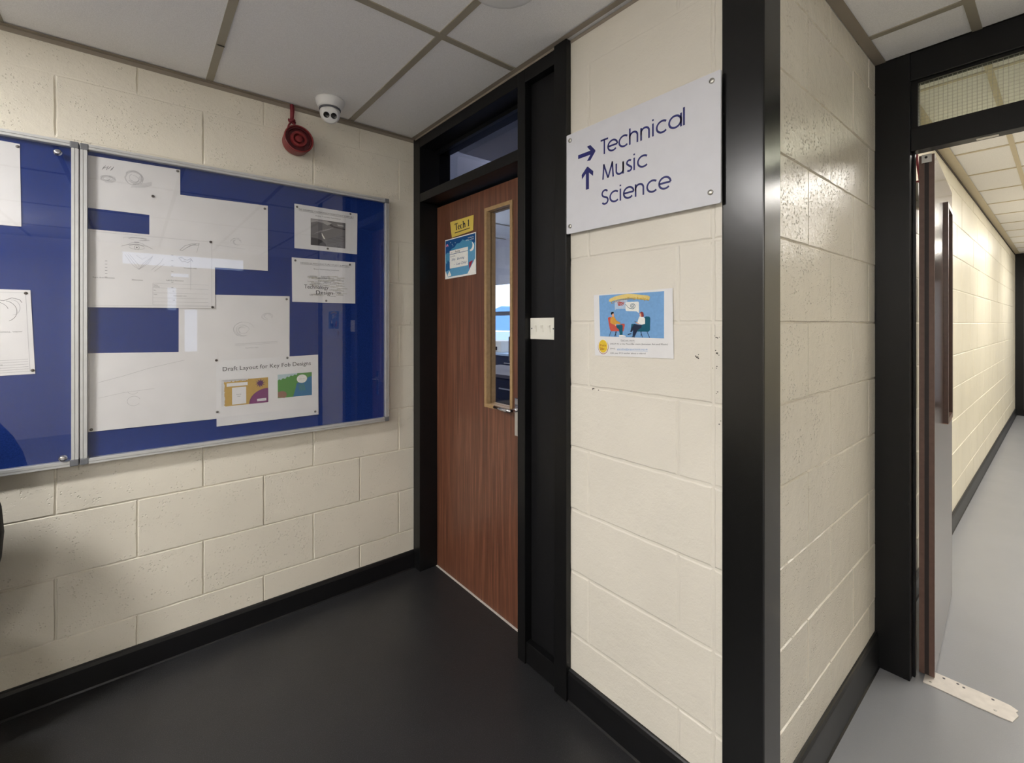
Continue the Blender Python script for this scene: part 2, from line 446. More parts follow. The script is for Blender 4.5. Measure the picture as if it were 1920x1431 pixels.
# ---- ceilings: slab of tiles with exposed grid
def ceiling(name, x0, x1, y0, y1, xs, ys, bar, w=0.026, z=CZ, skip=()):
    mb = MB(); mb.box(x0, x1, y0, y1, z + 0.004, z + 0.1, 'tile')
    o = mb.build(name, kind='structure')
    g = MB()
    for x in xs: g.box(x - w / 2, x + w / 2, y0, y1, z, z + 0.012, bar)
    cuts = [x0] + sorted(xs) + [x1]
    for y in ys:
        for a, c in zip(cuts[:-1], cuts[1:]):
            g.box(a + (w / 2 if a != x0 else 0), c - (w / 2 if c != x1 else 0), y - w / 2, y + w / 2, z + 0.0004, z + 0.012, bar)
    gg = g.build('ceiling_grid', parent=o)
    return o
cl = ceiling('ceiling', XA, 3.2, -3.0, 2.285, [-1.43, -0.2, 1.03, 2.26], [0.2405 + 0.6045 * k for k in range(-5, 4)], 'tbar')
a = MB(); t = 0.0012
a.box(XA, XA + 0.022, -3.0, YB, CZ - t, CZ, 'angle'); a.box(XA, XA + 0.0012, -3.0, YB, CZ - 0.018, CZ, 'angle')
a.box(XA + 0.022, XC, YB - 0.04, YB - 0.018, CZ - t, CZ, 'angle'); a.box(-1.149, -0.59, YB - 0.0012, YB, CZ - 0.012, CZ, 'angle')
a.box(XA + 0.022, -1.149, YB - 0.019, YB - 0.0175, CZ - 0.010, CZ, 'angle')
a.box(XC, XC + 0.035, 1.33, 2.285, CZ - t, CZ, 'angle')
a.build('wall_angle', parent=cl)
# a paint blob on the first grid bar
d = MB(); d.lathe([(0.004, 0), (0.013, 0.001), (0.013, 0.002), (0.001, 0.003)], 'chip', Matrix.Translation((-1.995, 0.243, CZ - 0.0022)) @ Matrix.Scale(0.35, 4, (1, 0, 0)), 12)
d.build('grid_mark', parent=cl)
cc = ceiling('ceiling_corridor', XC, 1.55, 2.345, 10.2, [-0.2, 1.0], [2.69 + 0.6045 * k for k in range(0, 13)], 'tbar_c', w=0.022)
a = MB(); a.box(XC, XC + 0.05, 2.345, 10.2, CZ - 0.002, CZ + 0.0, 'tbar_c'); a.box(XC, XC + 0.005, 2.345, 10.2, CZ - 0.022, CZ - 0.010, 'brown_dark')  # dark strip colours in the shadow gap along the wall top
a.build('wall_angle', parent=cc)

# flush ceiling disc just in view at the top edge
o = MB().lathe([(0.105, 0), (0.112, -0.003), (0.108, -0.006), (0.095, -0.007), (0.0, -0.008)], 'cam_white', Matrix.Translation((-1.085, 0.863, CZ + 0.004)), 48).build('ceiling_speaker')
tag(o, 'round white cover flush in the ceiling, only its rim showing at the top edge', 'ceiling cover')

# ---- baseboards
def skirt_profile(mb, fn, u0, u1, h, t, mat='skirt'):
    prof = [(0, 0), (t + 0.004, 0), (t, 0.006), (t, h - 0.016), (t * 0.75, h - 0.004), (t * 0.45, h), (0, h)]
    n = len(prof); vs = [fn(u0, z, d) for d, z in prof] + [fn(u1, z, d) for d, z in prof]
    fs = [tuple(range(n)), tuple(reversed(range(n, 2 * n)))] + [(i, (i + 1) % n, (i + 1) % n + n, i + n) for i in range(n)]
    mb.add(vs, fs, mat)
mb = MB(); skirt_profile(mb, fA, -3.0, YB - 0.018, 0.098, 0.014); mb.build('baseboard_left', kind='structure')
mb = MB(); skirt_profile(mb, fB, -1.149, -0.592, 0.113, 0.014); mb.build('baseboard_front', kind='structure')
mb = MB(); skirt_profile(mb, fC, 1.324, 2.284, 0.14, 0.012); mb.build('baseboard_right', kind='structure')
mb = MB(); skirt_profile(mb, fC, 2.346, 10.2, 0.105, 0.014); mb.build('baseboard_corridor_left', kind='structure')

# ---- black corner post
mb = MB(); mb.box(-0.5905, XC + 0.0045, YB - 0.0045, 1.3225, 0.0, CZ, 'post', bev=0.0035)
mb.build('trim_1', kind='structure')

# ---- frame of the classroom door with transom and side panel
fr = sroot('trim_2', (-1.75, 1.25, 0))
f = MB(); Y0, Y1 = 1.205, 1.40
f.box(XA, -2.262, Y0, Y1, 0, CZ, 'black', 0.002)
f.box(-2.262, -2.245, 1.36, Y1, 0, 2.036, 'black')
f.build('door_jamb', parent=fr)
f = MB(); f.box(-1.4288, -1.3823, Y0, Y1, 0, CZ, 'black', 0.002); f.build('mullion', parent=fr)
f = MB(); f.box(-2.262, -1.4288, Y0, Y1, 2.337, CZ, 'black', 0.002); f.box(-1.3823, -1.2116, Y0, Y1, 2.337, CZ, 'black', 0.002)
f.box(-2.262, -1.4288, 1.30, 1.32, 2.318, 2.337, 'black'); f.build('head', parent=fr)
f = MB(); f.box(-2.262, -1.4288, Y0 + 0.001, Y1, 2.036, 2.082, 'black', 0.002); f.box(-2.262, -1.4288, 1.36, Y1, 2.022, 2.036, 'black')
f.box(-2.262, -1.4288, 1.30, 1.32, 2.082, 2.098, 'black'); f.build('transom_rail', parent=fr)
f = MB(); f.box(-1.2116, -1.149, Y0 - 0.006, Y1, 0, CZ, 'black', 0.002)
rr = random.Random(9)
f.build('side_jamb', parent=fr)
f = MB(); f.box(-1.3823, -1.2116, 1.240, 1.30, 0.0, 2.337, 'black_soft')
for k, z in enumerate((1.118, 1.098, 1.083, 1.067)): f.box(-1.2140, -1.2120, 1.2385, 1.2402, z, z + 0.007, 'speck_white')
f.build('side_panel', parent=fr)
f = MB(); f.box(-1.3823, -1.2116, 1.212, 1.240, 0.0, 0.088, 'black', 0.003); f.build('bottom_rail', parent=fr)
w = MB(); w.box(-2.262, -1.4288, 1.327, 1.333, 2.082, 2.337, 'trans_glass'); w.build('window_1', kind='structure')
# strip on the floor under the door
w = MB(); w.box(-2.262, -1.4288, 1.306, 1.345, 0.0, 0.0022, 'strip'); w.build('trim_3', kind='structure')

# door leaf of the classroom: leaf with vision panel opening
def leaf_with_opening(mb, fn, u0, u1, v0, v1, a0, a1, b0, b1, d0, d1, mat):
    for (p, q, r, s_) in ((u0, a0, v0, v1), (a1, u1, v0, v1), (a0, a1, v0, b0), (a0, a1, b1, v1)):
        mb.prism([(p, r), (q, r), (q, s_), (p, s_)], fn, d0, d1, mat)
def bead_frame(mb, fn, a0, a1, b0, b1, w, d0, d1, mat):
    for (p, q, r, s_) in ((a0, a0 + w, b0, b1), (a1 - w, a1, b0, b1), (a0 + w, a1 - w, b0, b0 + w), (a0 + w, a1 - w, b1 - w, b1)):
        mb.prism([(p, r), (q, r), (q, s_), (p, s_)], fn, d0, d1, mat)
fD = lambda u, v, d=0.0: (u, 1.3127 - d, v)
dr = sroot('door_1', (-1.85, 1.335, 0))
mb = MB(); leaf_with_opening(mb, fD, -2.259, -1.440, 0.005, 2.020, -1.792, -1.594, 0.972, 1.919, 0, -0.044, 'sapele')
mb.build('door_leaf', parent=dr)
mb = MB(); bead_frame(mb, fD, -1.800, -1.586, 0.964, 1.927, 0.0175, 0.006, -0.019, 'oak'); bead_frame(mb, fD, -1.800, -1.586, 0.964, 1.927, 0.0175, -0.0262, -0.05, 'oak')
mb.build('vision_bead', parent=dr)
mb = MB(); mb.prism([(-1.792, .972), (-1.594, .972), (-1.594, 1.919), (-1.792, 1.919)], fD, -0.0195, -0.0255, 'glass'); mb.build('vision_glass', parent=dr)
hd = MB(); hd.box(-1.567, -1.527, 1.3042, 1.3127, 0.868, 1.036, 'chrome', 0.002)
lev = hd.build('handle_plate', parent=dr)
hd = MB(); hd.tube([(-1.547, 1.305, 0.985), (-1.547, 1.275, 0.985), (-1.550, 1.262, 0.985), (-1.560, 1.2565, 0.985), (-1.60, 1.256, 0.986), (-1.655, 1.258, 0.988)], [0.009, 0.009, 0.009, 0.0085, 0.008, 0.007], 'chrome', 14)
hd.build('lever', parent=lev)

# ---- corridor screen frame
f2 = sroot('trim_4', (0.3, 2.31, 0))
YD0, YD1 = 2.285, 2.345
f = MB(); f.box(XC - 0.001, -0.380, YD0 - 0.004, YD1, 0, CZ, 'black', 0.002); f.box(-0.380, -0.372, YD1 - 0.022, YD1, 0, 2.09, 'black', 0.0015)
f.build('door_jamb', parent=f2)
f = MB(); f.box(-0.380, 1.55, YD0, YD1, 2.295, CZ, 'black', 0.002); f.box(XC, 1.55, YD0 - .01, YD1 + .01, CZ + .005, CZ + .1, 'black'); f.build('head', parent=f2)
f = MB(); f.box(-0.380, 1.55, YD0, YD1, 2.026, 2.112, 'black', 0.003); f.build('transom_rail', parent=f2)
f = MB(); f.box(1.44, 1.55, YD0, YD1, 0, 2.026, 'black', 0.002); f.build('door_jamb', parent=f2)
f = MB()
for (a0, a1, b0, b1) in ((-0.380, -0.360, 2.112, 2.295), (-0.360, 1.55, 2.112, 2.120), (-0.360, 1.55, 2.285, 2.295)):
    f.box(a0, a1, 2.300, 2.312, b0, b1, 'black'); f.box(a0, a1, 2.320, 2.332, b0, b1, 'black')
f.build('glazing_bead', parent=f2)
w = MB(); w.box(-0.376, 1.55, 2.3125, 2.3190, 2.113, 2.294, 'wired'); w.build('window_2', kind='structure')
f = MB(); f.box(-0.205, -0.150, 2.305, 2.325, 2.0235, 2.0262, 'steel', 0.0008); f.build('strike_plate', parent=f2)

# open corridor leaf (local frame: u along the leaf, d towards +X)
ang = math.radians(3.1)
ca, sa = math.cos(ang), math.sin(ang)
def fL(u, v, d=0.0):
    return (-0.3220 + d * ca - u * sa, 2.365 + u * ca + d * sa, v)
dl = sroot('door_2', (-0.345, 2.365, 0))
LW = 0.79
mb = MB(); leaf_with_opening(mb, fL, 0.006, LW - 0.006, 0.008, 2.022, 0.38, 0.60, 0.94, 1.89, 0, -0.045, 'walnut')
lf = mb.build('door_leaf', parent=dl)
mb = MB()
for (u0, u1) in ((0.0, 0.006), (LW - 0.006, LW)):
    mb.prism([(u0, .008), (u1, .008), (u1, 2.022), (u0, 2.022)], fL, 0.0, -0.016, 'lipping')
    mb.prism([(u0 + 0.002, .008), (u1 - 0.001, .008), (u1 - 0.001, 2.022), (u0 + 0.002, 2.022)], fL, -0.016, -0.029, 'brown_dark')
    mb.prism([(u0, .008), (u1, .008), (u1, 2.022), (u0, 2.022)], fL, -0.029, -0.045, 'lipping')
mb.build('edge_lipping', parent=dl)
mb = MB(); bead_frame(mb, fL, .37, .61, .93, 1.90, 0.022, 0.014, -0.018, 'oak_dark')
mb.prism([(.37, .928), (.61, .928), (.61, .930), (.37, .930)], fL, 0.014, 0.0, 'tan_end'); bead_frame(mb, fL, .37, .61, .93, 1.90, 0.022, -0.028, -0.055, 'oak_dark')
mb.build('vision_bead', parent=dl)
mb = MB(); mb.prism([(.38, .94), (.60, .94), (.60, 1.89), (.38, 1.89)], fL, -0.0185, -0.0275, 'wired'); mb.build('vision_glass', parent=dl)
mb = MB(); mb.prism([(-0.003, 1.992), (0.0, 1.992), (0.0, 2.0235), (-0.003, 2.0235)], fL, -0.008, -0.037, 'steel')
mb.lathe([(0.0045, -0.001), (0.0045, 0.0012), (0.003, 0.0013)], 'brown_dark', Matrix.Translation(fL(-0.0035, 2.012, -0.024)) @ Matrix.Rotation(PI / 2, 4, 'X'), 16)
mb.build('pivot_plate', parent=dl)

# ---- corridor far end
e = sroot('door_3', (0.3, 10.1, 0))
f = MB(); f.box(XC, -0.40, 10.1, 10.2, 0, CZ, 'black'); f.box(1.45, 1.55, 10.1, 10.2, 0, CZ, 'black'); f.box(-0.40, 1.45, 10.1, 10.2, 2.05, CZ, 'black_soft')
f.box(0.49, 0.56, 10.1, 10.2, 0, 2.05, 'black'); f.box(-0.4, 1.45, 10.1, 10.2, 0, 0.09, 'black')
f.build('frame', parent=e)
f = MB(); f.box(-0.40, 0.49, 10.13, 10.17, 0.09, 2.05, 'blue_board'); f.box(0.56, 1.45, 10.13, 10.17, 0.09, 2.05, 'blue_board'); f.build('door_leaf', parent=e)
f = MB(); f.box(-0.62, 1.7, 10.2, 10.35, 0, 2.5, 'plaster'); f.build('wall_corridor_end', kind='structure')

# ---- lobby glazed entrance, out of frame (its daylight mirrors in the notice board)
def wall_with_holes(mb, x0, x1, y0, y1, z0, z1, holes, mat):
    ys = sorted({y0, y1} | {h[0] for h in holes} | {h[1] for h in holes})
    for a, c in zip(ys[:-1], ys[1:]):
        z = z0
        for h in sorted([h for h in holes if h[0] <= a and h[1] >= c], key=lambda h: h[2]):
            if h[2] > z: mb.box(x0, x1, a, c, z, h[2], mat)
            z = h[3]
        if z < z1: mb.box(x0, x1, a, c, z, z1, mat)
HOLES = [(-.14, 1.24, 2.15, 2.31), (.33, .43, 1.55, 1.86), (.52, .67, .97, 1.56), (.37, .57, 2.01, 2.06)]
w = MB(); wall_with_holes(w, 3.2, 3.26, -0.35, 1.55, 0, 2.40, HOLES, 'block_front'); w.build('door_4', kind='structure')
w = MB()
for (a, c, z0, z1) in HOLES: w.box(3.235, 3.239, a, c, z0, z1, 'glass')
w.build('window_3', kind='structure')

# ================================================================ CLASSROOM beyond the door
CH = 3.02; YW = 5.6
mb = MB(); mb.box(-9.0, XA, 1.24, 1.36, 0, 3.2, 'class_plaster'); mb.box(XA, -0.62, 1.24, 1.36, 2.5, 3.2, 'class_plaster'); mb.build('wall_classroom_front', kind='structure')
mb = MB(); mb.box(-0.77, -0.62, 1.36, YW, 0, 3.2, 'class_plaster'); mb.build('wall_classroom_right', kind='structure')
mb = MB(); mb.box(-9.15, -9.0, 1.24, YW + .15, 0, 3.2, 'class_plaster'); mb.build('wall_classroom_left', kind='structure')
mb = MB(); mb.box(-9.0, -0.62, YW, YW + .15, 0, 0.86, 'class_plaster'); mb.box(-9.0, -0.62, YW, YW + .15, 2.75, 3.2, 'class_plaster'); mb.build('wall_classroom_back', kind='structure')
mb = MB(); mb.box(-9.0, -0.62, 1.24, YW + .15, CH, CH + .1, 'tile')
for x in (-8, -7, -6, -5): mb.box(x - .02, x + .02, 1.36, YW, CH - .01, CH, 'tbar')
mb.build('ceiling_classroom', kind='structure')
wn = sroot('window_4', (-5, YW, 0))
mb = MB()
for k in range(8): mb.box(-9.0 + k * 1.19, -8.93 + k * 1.19, YW, YW + .09, 0.86, 2.75, 'alu')
mb.box(-9.0, -0.62, YW, YW + .09, 1.52, 1.60, 'alu_groove'); mb.box(-9.0, -0.62, YW, YW + .09, 0.86, 0.91, 'alu')
mb.build('window_frame', parent=wn)
mb = MB(); mb.box(-9.0, -0.62, YW + .04, YW + .046, 0.86, 2.75, 'glass'); mb.build('pane', parent=wn)
mb = MB(); mb.box(-9.0, -0.62, YW - .25, YW, 0.82, 0.86, 'white_plastic'); mb.build('window_sill', parent=wn)
mb = MB(); mb.box(-9.0, -0.62, YW - .06, YW - .055, 2.14, 2.86, 'blind'); mb.box(-9.0, -0.62, YW - .065, YW - .05, 2.125, 2.14, 'alu')
tag(mb.build('roller_blind'), 'pale roller blind over the classroom window seen through the door glass', 'blind')
# ground and hill outside
mb = MB(); mb.box(-60, 60, YW + .15, 90, -0.3, -0.1, 'c_lblue'); mb.build('ground', kind='structure')
mb = MB()
hv = []; 
for i in range(41):
    x = -80 + i * 3.4; hv.append((x, 3.0 + 2.2 * math.sin(i * 0.35) + 1.3 * math.sin(i * 0.9 + 1)))
poly = [(hv[0][0], -0.2)] + hv + [(hv[-1][0], -0.2)]
mb.prism(list(reversed(poly)), lambda u, v, d: (u, 60 - d, v), 0, -8, 'c_blue'); mb.build('hills', kind='structure')
# bench under the window, bench nearer the door, small machine
def bench(x0, x1, y0, y1, h, topm, label):
    t_ = thing('workbench', label, 'workbench', ((x0 + x1) / 2, (y0 + y1) / 2, 0))
    MB().box(x0, x1, y0, y1, h - .035, h, topm, .004).build('worktop', parent=t_)
    b_ = MB(); b_.box(x0 + .02, x1 - .02, y0 + .03, y1 - .02, 0.08, h - .035, 'c_navy')
    n = max(1, int((x1 - x0) / .6))
    b_.box(x0 + .03, x1 - .03, y0 + .06, y1 - .03, 0.0, 0.08, 'g_dark'); b_.build('cabinet', parent=t_)
    for k in range(n):
        w_ = (x1 - x0 - .04) / n
        for (z0, z1) in ((.60, h - .05), (.12, .58)):
            dd = MB(); dd.box(x0 + .02 + k * w_ + .01, x0 + .02 + (k + 1) * w_ - .01, y0 + .012, y0 + .03, z0, z1, 'c_navy', .003); pp = dd.build('drawer', parent=t_)
            MB().box(x0 + .02 + (k + .35) * w_, x0 + .02 + (k + .65) * w_, y0 + .002, y0 + .012, (z0 + z1) / 2 - .006, (z0 + z1) / 2 + .006, 'alu').build('drawer_pull', parent=pp)
    return t_
bench(-7.6, -3.4, 4.72, 5.32, 0.86, 'c_lblue', 'long pale-topped workbench below the classroom window')
bench(-4.6, -2.7, 2.9, 3.6, 0.84, 'g_mid', 'dark fronted workbench nearer the door in the classroom')
t_ = thing('machine', 'small white bench machine standing below the classroom window', 'machine', (-6.35, 5.0, 0.86))
MB().box(-6.62, -6.2, 4.85, 5.2, 0.86, 1.06, 'white_plastic', .02).build('body', parent=t_)
MB().box(-6.55, -6.3, 4.83, 4.85, 0.90, 0.96, 'c_hair').build('control_panel', parent=t_)
t_ = thing('desk_monitor', 'grey computer monitor on the nearer classroom bench', 'monitor', (-3.7, 3.2, 0.84))
MB().box(-3.95, -3.55, 3.2, 3.23, 0.95, 1.22, 'g_mid', .004).build('screen', parent=t_)
q = MB(); q.box(-3.78, -3.72, 3.23, 3.25, 0.85, 1.0, 'g_mid'); q.box(-3.85, -3.65, 3.15, 3.32, 0.84, 0.852, 'g_mid'); q.build('stand', parent=t_)

# ================================================================ LIGHTS
def ceiling_light(x, y, wx, wy, dm, z, label, grp, drop=0.0):
    t_ = thing('ceiling_light', label, 'ceiling light', (x, y, z), grp)
    b_ = MB(); e_ = 0.018; zb = z - drop
    for (p, q, r, s_) in ((x - wx / 2, x + wx / 2, y - wy / 2, y - wy / 2 + e_), (x - wx / 2, x + wx / 2, y + wy / 2 - e_, y + wy / 2), (x - wx / 2, x - wx / 2 + e_, y - wy / 2 + e_, y + wy / 2 - e_), (x + wx / 2 - e_, x + wx / 2, y - wy / 2 + e_, y + wy / 2 - e_)):
        b_.box(p, q, r, s_, zb - 0.006, zb, 'white_plastic')
    b_.build('frame', parent=t_)
    MB().box(x - wx / 2 + e_, x + wx / 2 - e_, y - wy / 2 + e_, y + wy / 2 - e_, zb - 0.004, zb + (0.045 if drop else -0.001), dm).build('diffuser', parent=t_)
    if drop:                                   # hangs on two thin rods, opal on top too
        for sx in (-1, 1):
            a, c = (sx * (wx / 2 - .1), 0) if wx > wy else (0, sx * (wy / 2 - .1))
            MB().tube([(x + a, y + c, zb + .04), (x + a, y + c, z + .002)], .004, 'steel', 8).build('suspension_rod', parent=t_)
    return t_
ceiling_light(-1.43, -1.28, 0.24, 0.40, 'lamp_lobby', CZ, 'small recessed light in the ceiling above the notice boards', None, 0.0)
ceiling_light(1.6, -1.35, 1.15, 0.30, 'fill_hall', CZ, 'added fill light hanging unseen in the lobby on the side of the entrance doors', None, .22)  # added out of view, glows all round to lift the ceiling and walls
ceiling_light(0.0, -2.3, 1.15, 0.30, 'fill_hall', CZ, 'added fill light hanging unseen in the lobby beside the rear wall', None, .22)  # second added lamp, more fill for the lobby
for i, y in enumerate((3.55, 6.0, 8.4)):
    ceiling_light(0.42, y, 0.56, 1.15, 'lamp_corr', CZ, 'bright ceiling light, %s along the corridor' % ('first', 'second', 'third')[i], 'corridor ceiling lights')
for i, (x, y) in enumerate(((-6.5, 3.4), (-3.0, 3.4))):
    ceiling_light(x, y, 1.15, 0.3, 'fill_class', CH - 0.012, ('added fill light below the classroom ceiling at the far side', 'added fill light below the classroom ceiling nearer the door')[i], 'added classroom fill lights', .35)  # added lamps, brighten the room behind the door glass and transom

# ================================================================ text and stroke helpers
_tc = {}
def text_polys(s, shear=0.0):
    k = (s, shear)
    if k in _tc: return _tc[k]
    cu = bpy.data.curves.new('t', 'FONT'); cu.body = s; cu.size = 1.0; cu.shear = shear; cu.resolution_u = 3
    ob = bpy.data.objects.new('t', cu); COL.objects.link(ob)
    dg = bpy.context.evaluated_depsgraph_get(); me = ob.evaluated_get(dg).to_mesh()
    vs = [(v.co.x, v.co.y) for v in me.vertices]; fs = [list(p.vertices) for p in me.polygons]
    ob.evaluated_get(dg).to_mesh_clear(); bpy.data.objects.remove(ob); bpy.data.curves.remove(cu)
    _tc[k] = (vs, fs); return _tc[k]

def arc(cx, cy, r, a0, a1, n=20, ry=None):
    ry = r if ry is None else ry
    return [(cx + r * math.cos(math.radians(a0 + (a1 - a0) * i / n)), cy + ry * math.sin(math.radians(a0 + (a1 - a0) * i / n))) for i in range(n + 1)]

def strip(pts, w):
    """outline quads of a stroke"""
    n = len(pts); L = []; R = []
    for i in range(n):
        p0 = pts[max(i - 1, 0)]; p1 = pts[min(i + 1, n - 1)]
        dx, dy = p1[0] - p0[0], p1[1] - p0[1]; l = math.hypot(dx, dy) or 1e-9
        nx, ny = -dy / l, dx / l
        k = 1.0
        if 0 < i < n - 1:
            ax, ay = pts[i][0] - p0[0], pts[i][1] - p0[1]; la = math.hypot(ax, ay) or 1e-9
            k = 1 / max(0.6, abs((-ay / la) * nx + (ax / la) * ny))
        ww = w[i] if isinstance(w, (list, tuple)) else w
        L.append((pts[i][0] + nx * ww / 2 * k, pts[i][1] + ny * ww / 2 * k)); R.append((pts[i][0] - nx * ww / 2 * k, pts[i][1] - ny * ww / 2 * k))
    return L, R

class Sheet:
    """A sheet on a plane. corners TL,TR,BR,BL in plane coordinates; w,h are the sheet's own units (origin bottom left)."""
    def __init__(s, fn, c, w, h, d=0.0, thick=0.0004, curl=0.0, seed=0):
        s.fn, s.c, s.w, s.h, s.d, s.t, s.curl = fn, c, w, h, d, thick, curl
        r = random.Random(seed); s.ph = [r.uniform(0, 6.28) for _ in range(4)]
        s.parts = {}
    def bul(s, a, b):
        return s.curl * (1 + 0.5 * math.sin(2.6 * a + s.ph[0]) * math.cos(2.1 * b + s.ph[1]) + 0.5 * math.cos(3.1 * b + s.ph[2]))
    def pt(s, x, y, lay=0.0):
        a, b = x / s.w, y / s.h; TL, TR, BR, BL = s.c
        u = (BL[0] * (1 - a) + BR[0] * a) * (1 - b) + (TL[0] * (1 - a) + TR[0] * a) * b
        v = (BL[1] * (1 - a) + BR[1] * a) * (1 - b) + (TL[1] * (1 - a) + TR[1] * a) * b
        return s.fn(u, v, s.d + s.bul(a, b) + lay)
    def sheet(s, name, mat, parent=None, n=14):
        mb = MB(); vs = []; fs = []
        for lay in (s.t, 0.0):
            for j in range(n + 1):
                for i in range(n + 1): vs.append(s.pt(s.w * i / n, s.h * j / n, lay))
        q = (n + 1) ** 2; id_ = lambda i, j: j * (n + 1) + i
        for j in range(n):
            for i in range(n):
                fs.append((id_(i, j), id_(i + 1, j), id_(i + 1, j + 1), id_(i, j + 1)))
                fs.append((q + id_(i, j), q + id_(i, j + 1), q + id_(i + 1, j + 1), q + id_(i + 1, j)))
        for i in range(n):
            for (a, b) in (((i, 0), (i + 1, 0)), ((i, n), (i + 1, n)), ((0, i), (0, i + 1)), ((n, i), (n, i + 1))):
                fs.append((id_(*a), id_(*b), q + id_(*b), q + id_(*a)))
        mb.add(vs, fs, mat, smooth=False); return mb.build(name, parent=parent)
    def P(s, part): return s.parts.setdefault(part, MB())
    def poly(s, part, mat, pts, lay=1):
        e = s.t + 0.00025 * lay
        # subdivide edges so that the print follows the sheet
        tri = tessellate_polygon([[Vector((x, y, 0)) for x, y in pts]])
        s.P(part).add([s.pt(x, y, e) for x, y in pts], [list(t) for t in tri], mat)
    def rect(s, part, mat, x0, x1, y0, y1, lay=1, n=6):
        e = s.t + 0.00025 * lay; vs = [s.pt(x0 + (x1 - x0) * i / n, y0 + (y1 - y0) * j / n, e) for j in range(n + 1) for i in range(n + 1)]
        s.P(part).add(vs, [(j * (n + 1) + i, j * (n + 1) + i + 1, (j + 1) * (n + 1) + i + 1, (j + 1) * (n + 1) + i) for j in range(n) for i in range(n)], mat)
    def stroke(s, part, mat, pts, w, lay=1, sub=True):
        if sub:
            q = [pts[0]]
            for a, b in zip(pts[:-1], pts[1:]):
                k = max(1, int(math.hypot(b[0] - a[0], b[1] - a[1]) / (s.w * 0.07)))
                for i in range(1, k + 1): q.append((a[0] + (b[0] - a[0]) * i / k, a[1] + (b[1] - a[1]) * i / k))
            if not isinstance(w, (list, tuple)): pts = q
        L, R = strip(pts, w); e = s.t + 0.00025 * lay; n = len(pts)
        s.P(part).add([s.pt(x, y, e) for x, y in L] + [s.pt(x, y, e) for x, y in R], [(i, i + 1, n + i + 1, n + i) for i in range(n - 1)], mat)
    def text(s, part, mat, st, x, y, height, width=None, lay=1, shear=0.0, rot=0.0, align='L', xs=1.0, arcf=None):
        vs, fs = text_polys(st, shear)
        x1 = max(v[0] for v in vs); x0 = min(v[0] for v in vs)
        sy = height / 0.7; sx = sy * xs if width is None else width / (x1 - x0)
        W_ = (x1 - x0) * sx; ox = {'L': 0, 'C': -W_ / 2, 'R': -W_}[align]
        c_, s_ = math.cos(rot), math.sin(rot); out = []
        for (a, b) in vs:
            p = (a - x0) * sx + ox; q = b * sy
            X, Y = x + p * c_ - q * s_, y + p * s_ + q * c_
            if arcf: Y += arcf(X)
            out.append((X, Y))
        e = s.t + 0.00025 * lay
        if part == 'lettering': part = 'lettering#%d' % len(s.parts)
        s.P(part).add([s.pt(X, Y, e) for X, Y in out], fs, mat)
    def finish(s, parent):
        for k, mb in s.parts.items(): mb.build(k.split('#')[0], parent=parent)

# ================================================================ NOTICE BOARDS
GLZ = 0.031
def notice_board(u0, u1, v0, v1, label, knobs):
    root = thing('notice_board', label, 'notice board', fA((u0 + u1) / 2, v0, 0), 'glazed notice boards on the block wall')
    b = MB(); b.prism([(u0 + .004, v0 + .004), (u1 - .004, v0 + .004), (u1 - .004, v1 - .004), (u0 + .004, v1 - .004)], fA, 0.0015, 0.008, 'alu_groove'); b.build('backboard', parent=root)
    b = MB(); b.prism([(u0 + .015, v0 + .015), (u1 - .015, v0 + .015), (u1 - .015, v1 - .015), (u0 + .015, v1 - .015)], fA, 0.008, 0.0125, 'felt'); b.build('felt_panel', parent=root)
    w = 0.0205; cs = 0.024
    def rail(p, q, r, s_, vert):
        m_ = MB()
        m_.prism([(p, r), (q, r), (q, s_), (p, s_)], fA, 0.0, 0.033, 'alu')
        if vert:
            m_.prism([(p + .001, r), (p + .0085, r), (p + .0085, s_), (p + .001, s_)], fA, 0.033, 0.0365, 'alu')
            m_.prism([(p + .0105, r), (q - .001, r), (q - .001, s_), (p + .0105, s_)], fA, 0.033, 0.0365, 'alu')
        else:
            m_.prism([(p, r + .001), (q, r + .001), (q, r + .0085), (p, r + .0085)], fA, 0.033, 0.0365, 'alu')
            m_.prism([(p, r + .0105), (q, r + .0105), (q, s_ - .001), (p, s_ - .001)], fA, 0.033, 0.0365, 'alu')
        m_.build('frame_rail', parent=root)
    rail(u0, u0 + w, v0 + cs, v1 - cs, True); rail(u1 - w, u1, v0 + cs, v1 - cs, True)
    rail(u0 + cs, u1 - cs, v0, v0 + w, False); rail(u0 + cs, u1 - cs, v1 - w, v1, False)
    for (p, r) in ((u0, v0), (u1 - cs, v0), (u0, v1 - cs), (u1 - cs, v1 - cs)):
        m_ = MB(); m_.box(XA, XA + 0.0375, p, p + cs, r, r + cs, 'cap', 0.003); m_.build('corner_cap', parent=root)
    m_ = MB(); m_.prism([(u0 + w - .002, v0 + w - .002), (u1 - w + .002, v0 + w - .002), (u1 - w + .002, v1 - w + .002), (u0 + w - .002, v1 - w + .002)], fA, GLZ - 0.003, GLZ, 'board_glass')
    m_.build('glazing', parent=root)
    for (ku, kv) in knobs:
        k_ = MB(); k_.lathe([(0.012, 0.0), (0.012, 0.002), (0.009, 0.003), (0.0095, 0.008), (0.009, 0.0115), (0.006, 0.0125), (0.001, 0.0127)], 'chrome', Matrix.Translation(fA(ku, kv, GLZ)) @ Matrix.Rotation(PI / 2, 4, 'Y'), 24)
        k_.build('lock_knob', parent=root)
notice_board(-0.1600, 1.0440, 0.8480, 2.0330, 'wide blue notice board full of pinned drawings, beside the black door frame', [(1.0, 0.90)][:0])
notice_board(-1.3660, -0.1625, 0.8480, 2.0330, 'blue notice board cut off by the left edge, with two sheets at its side', [(-0.2180, 1.984), (-0.2045, 0.8815)])

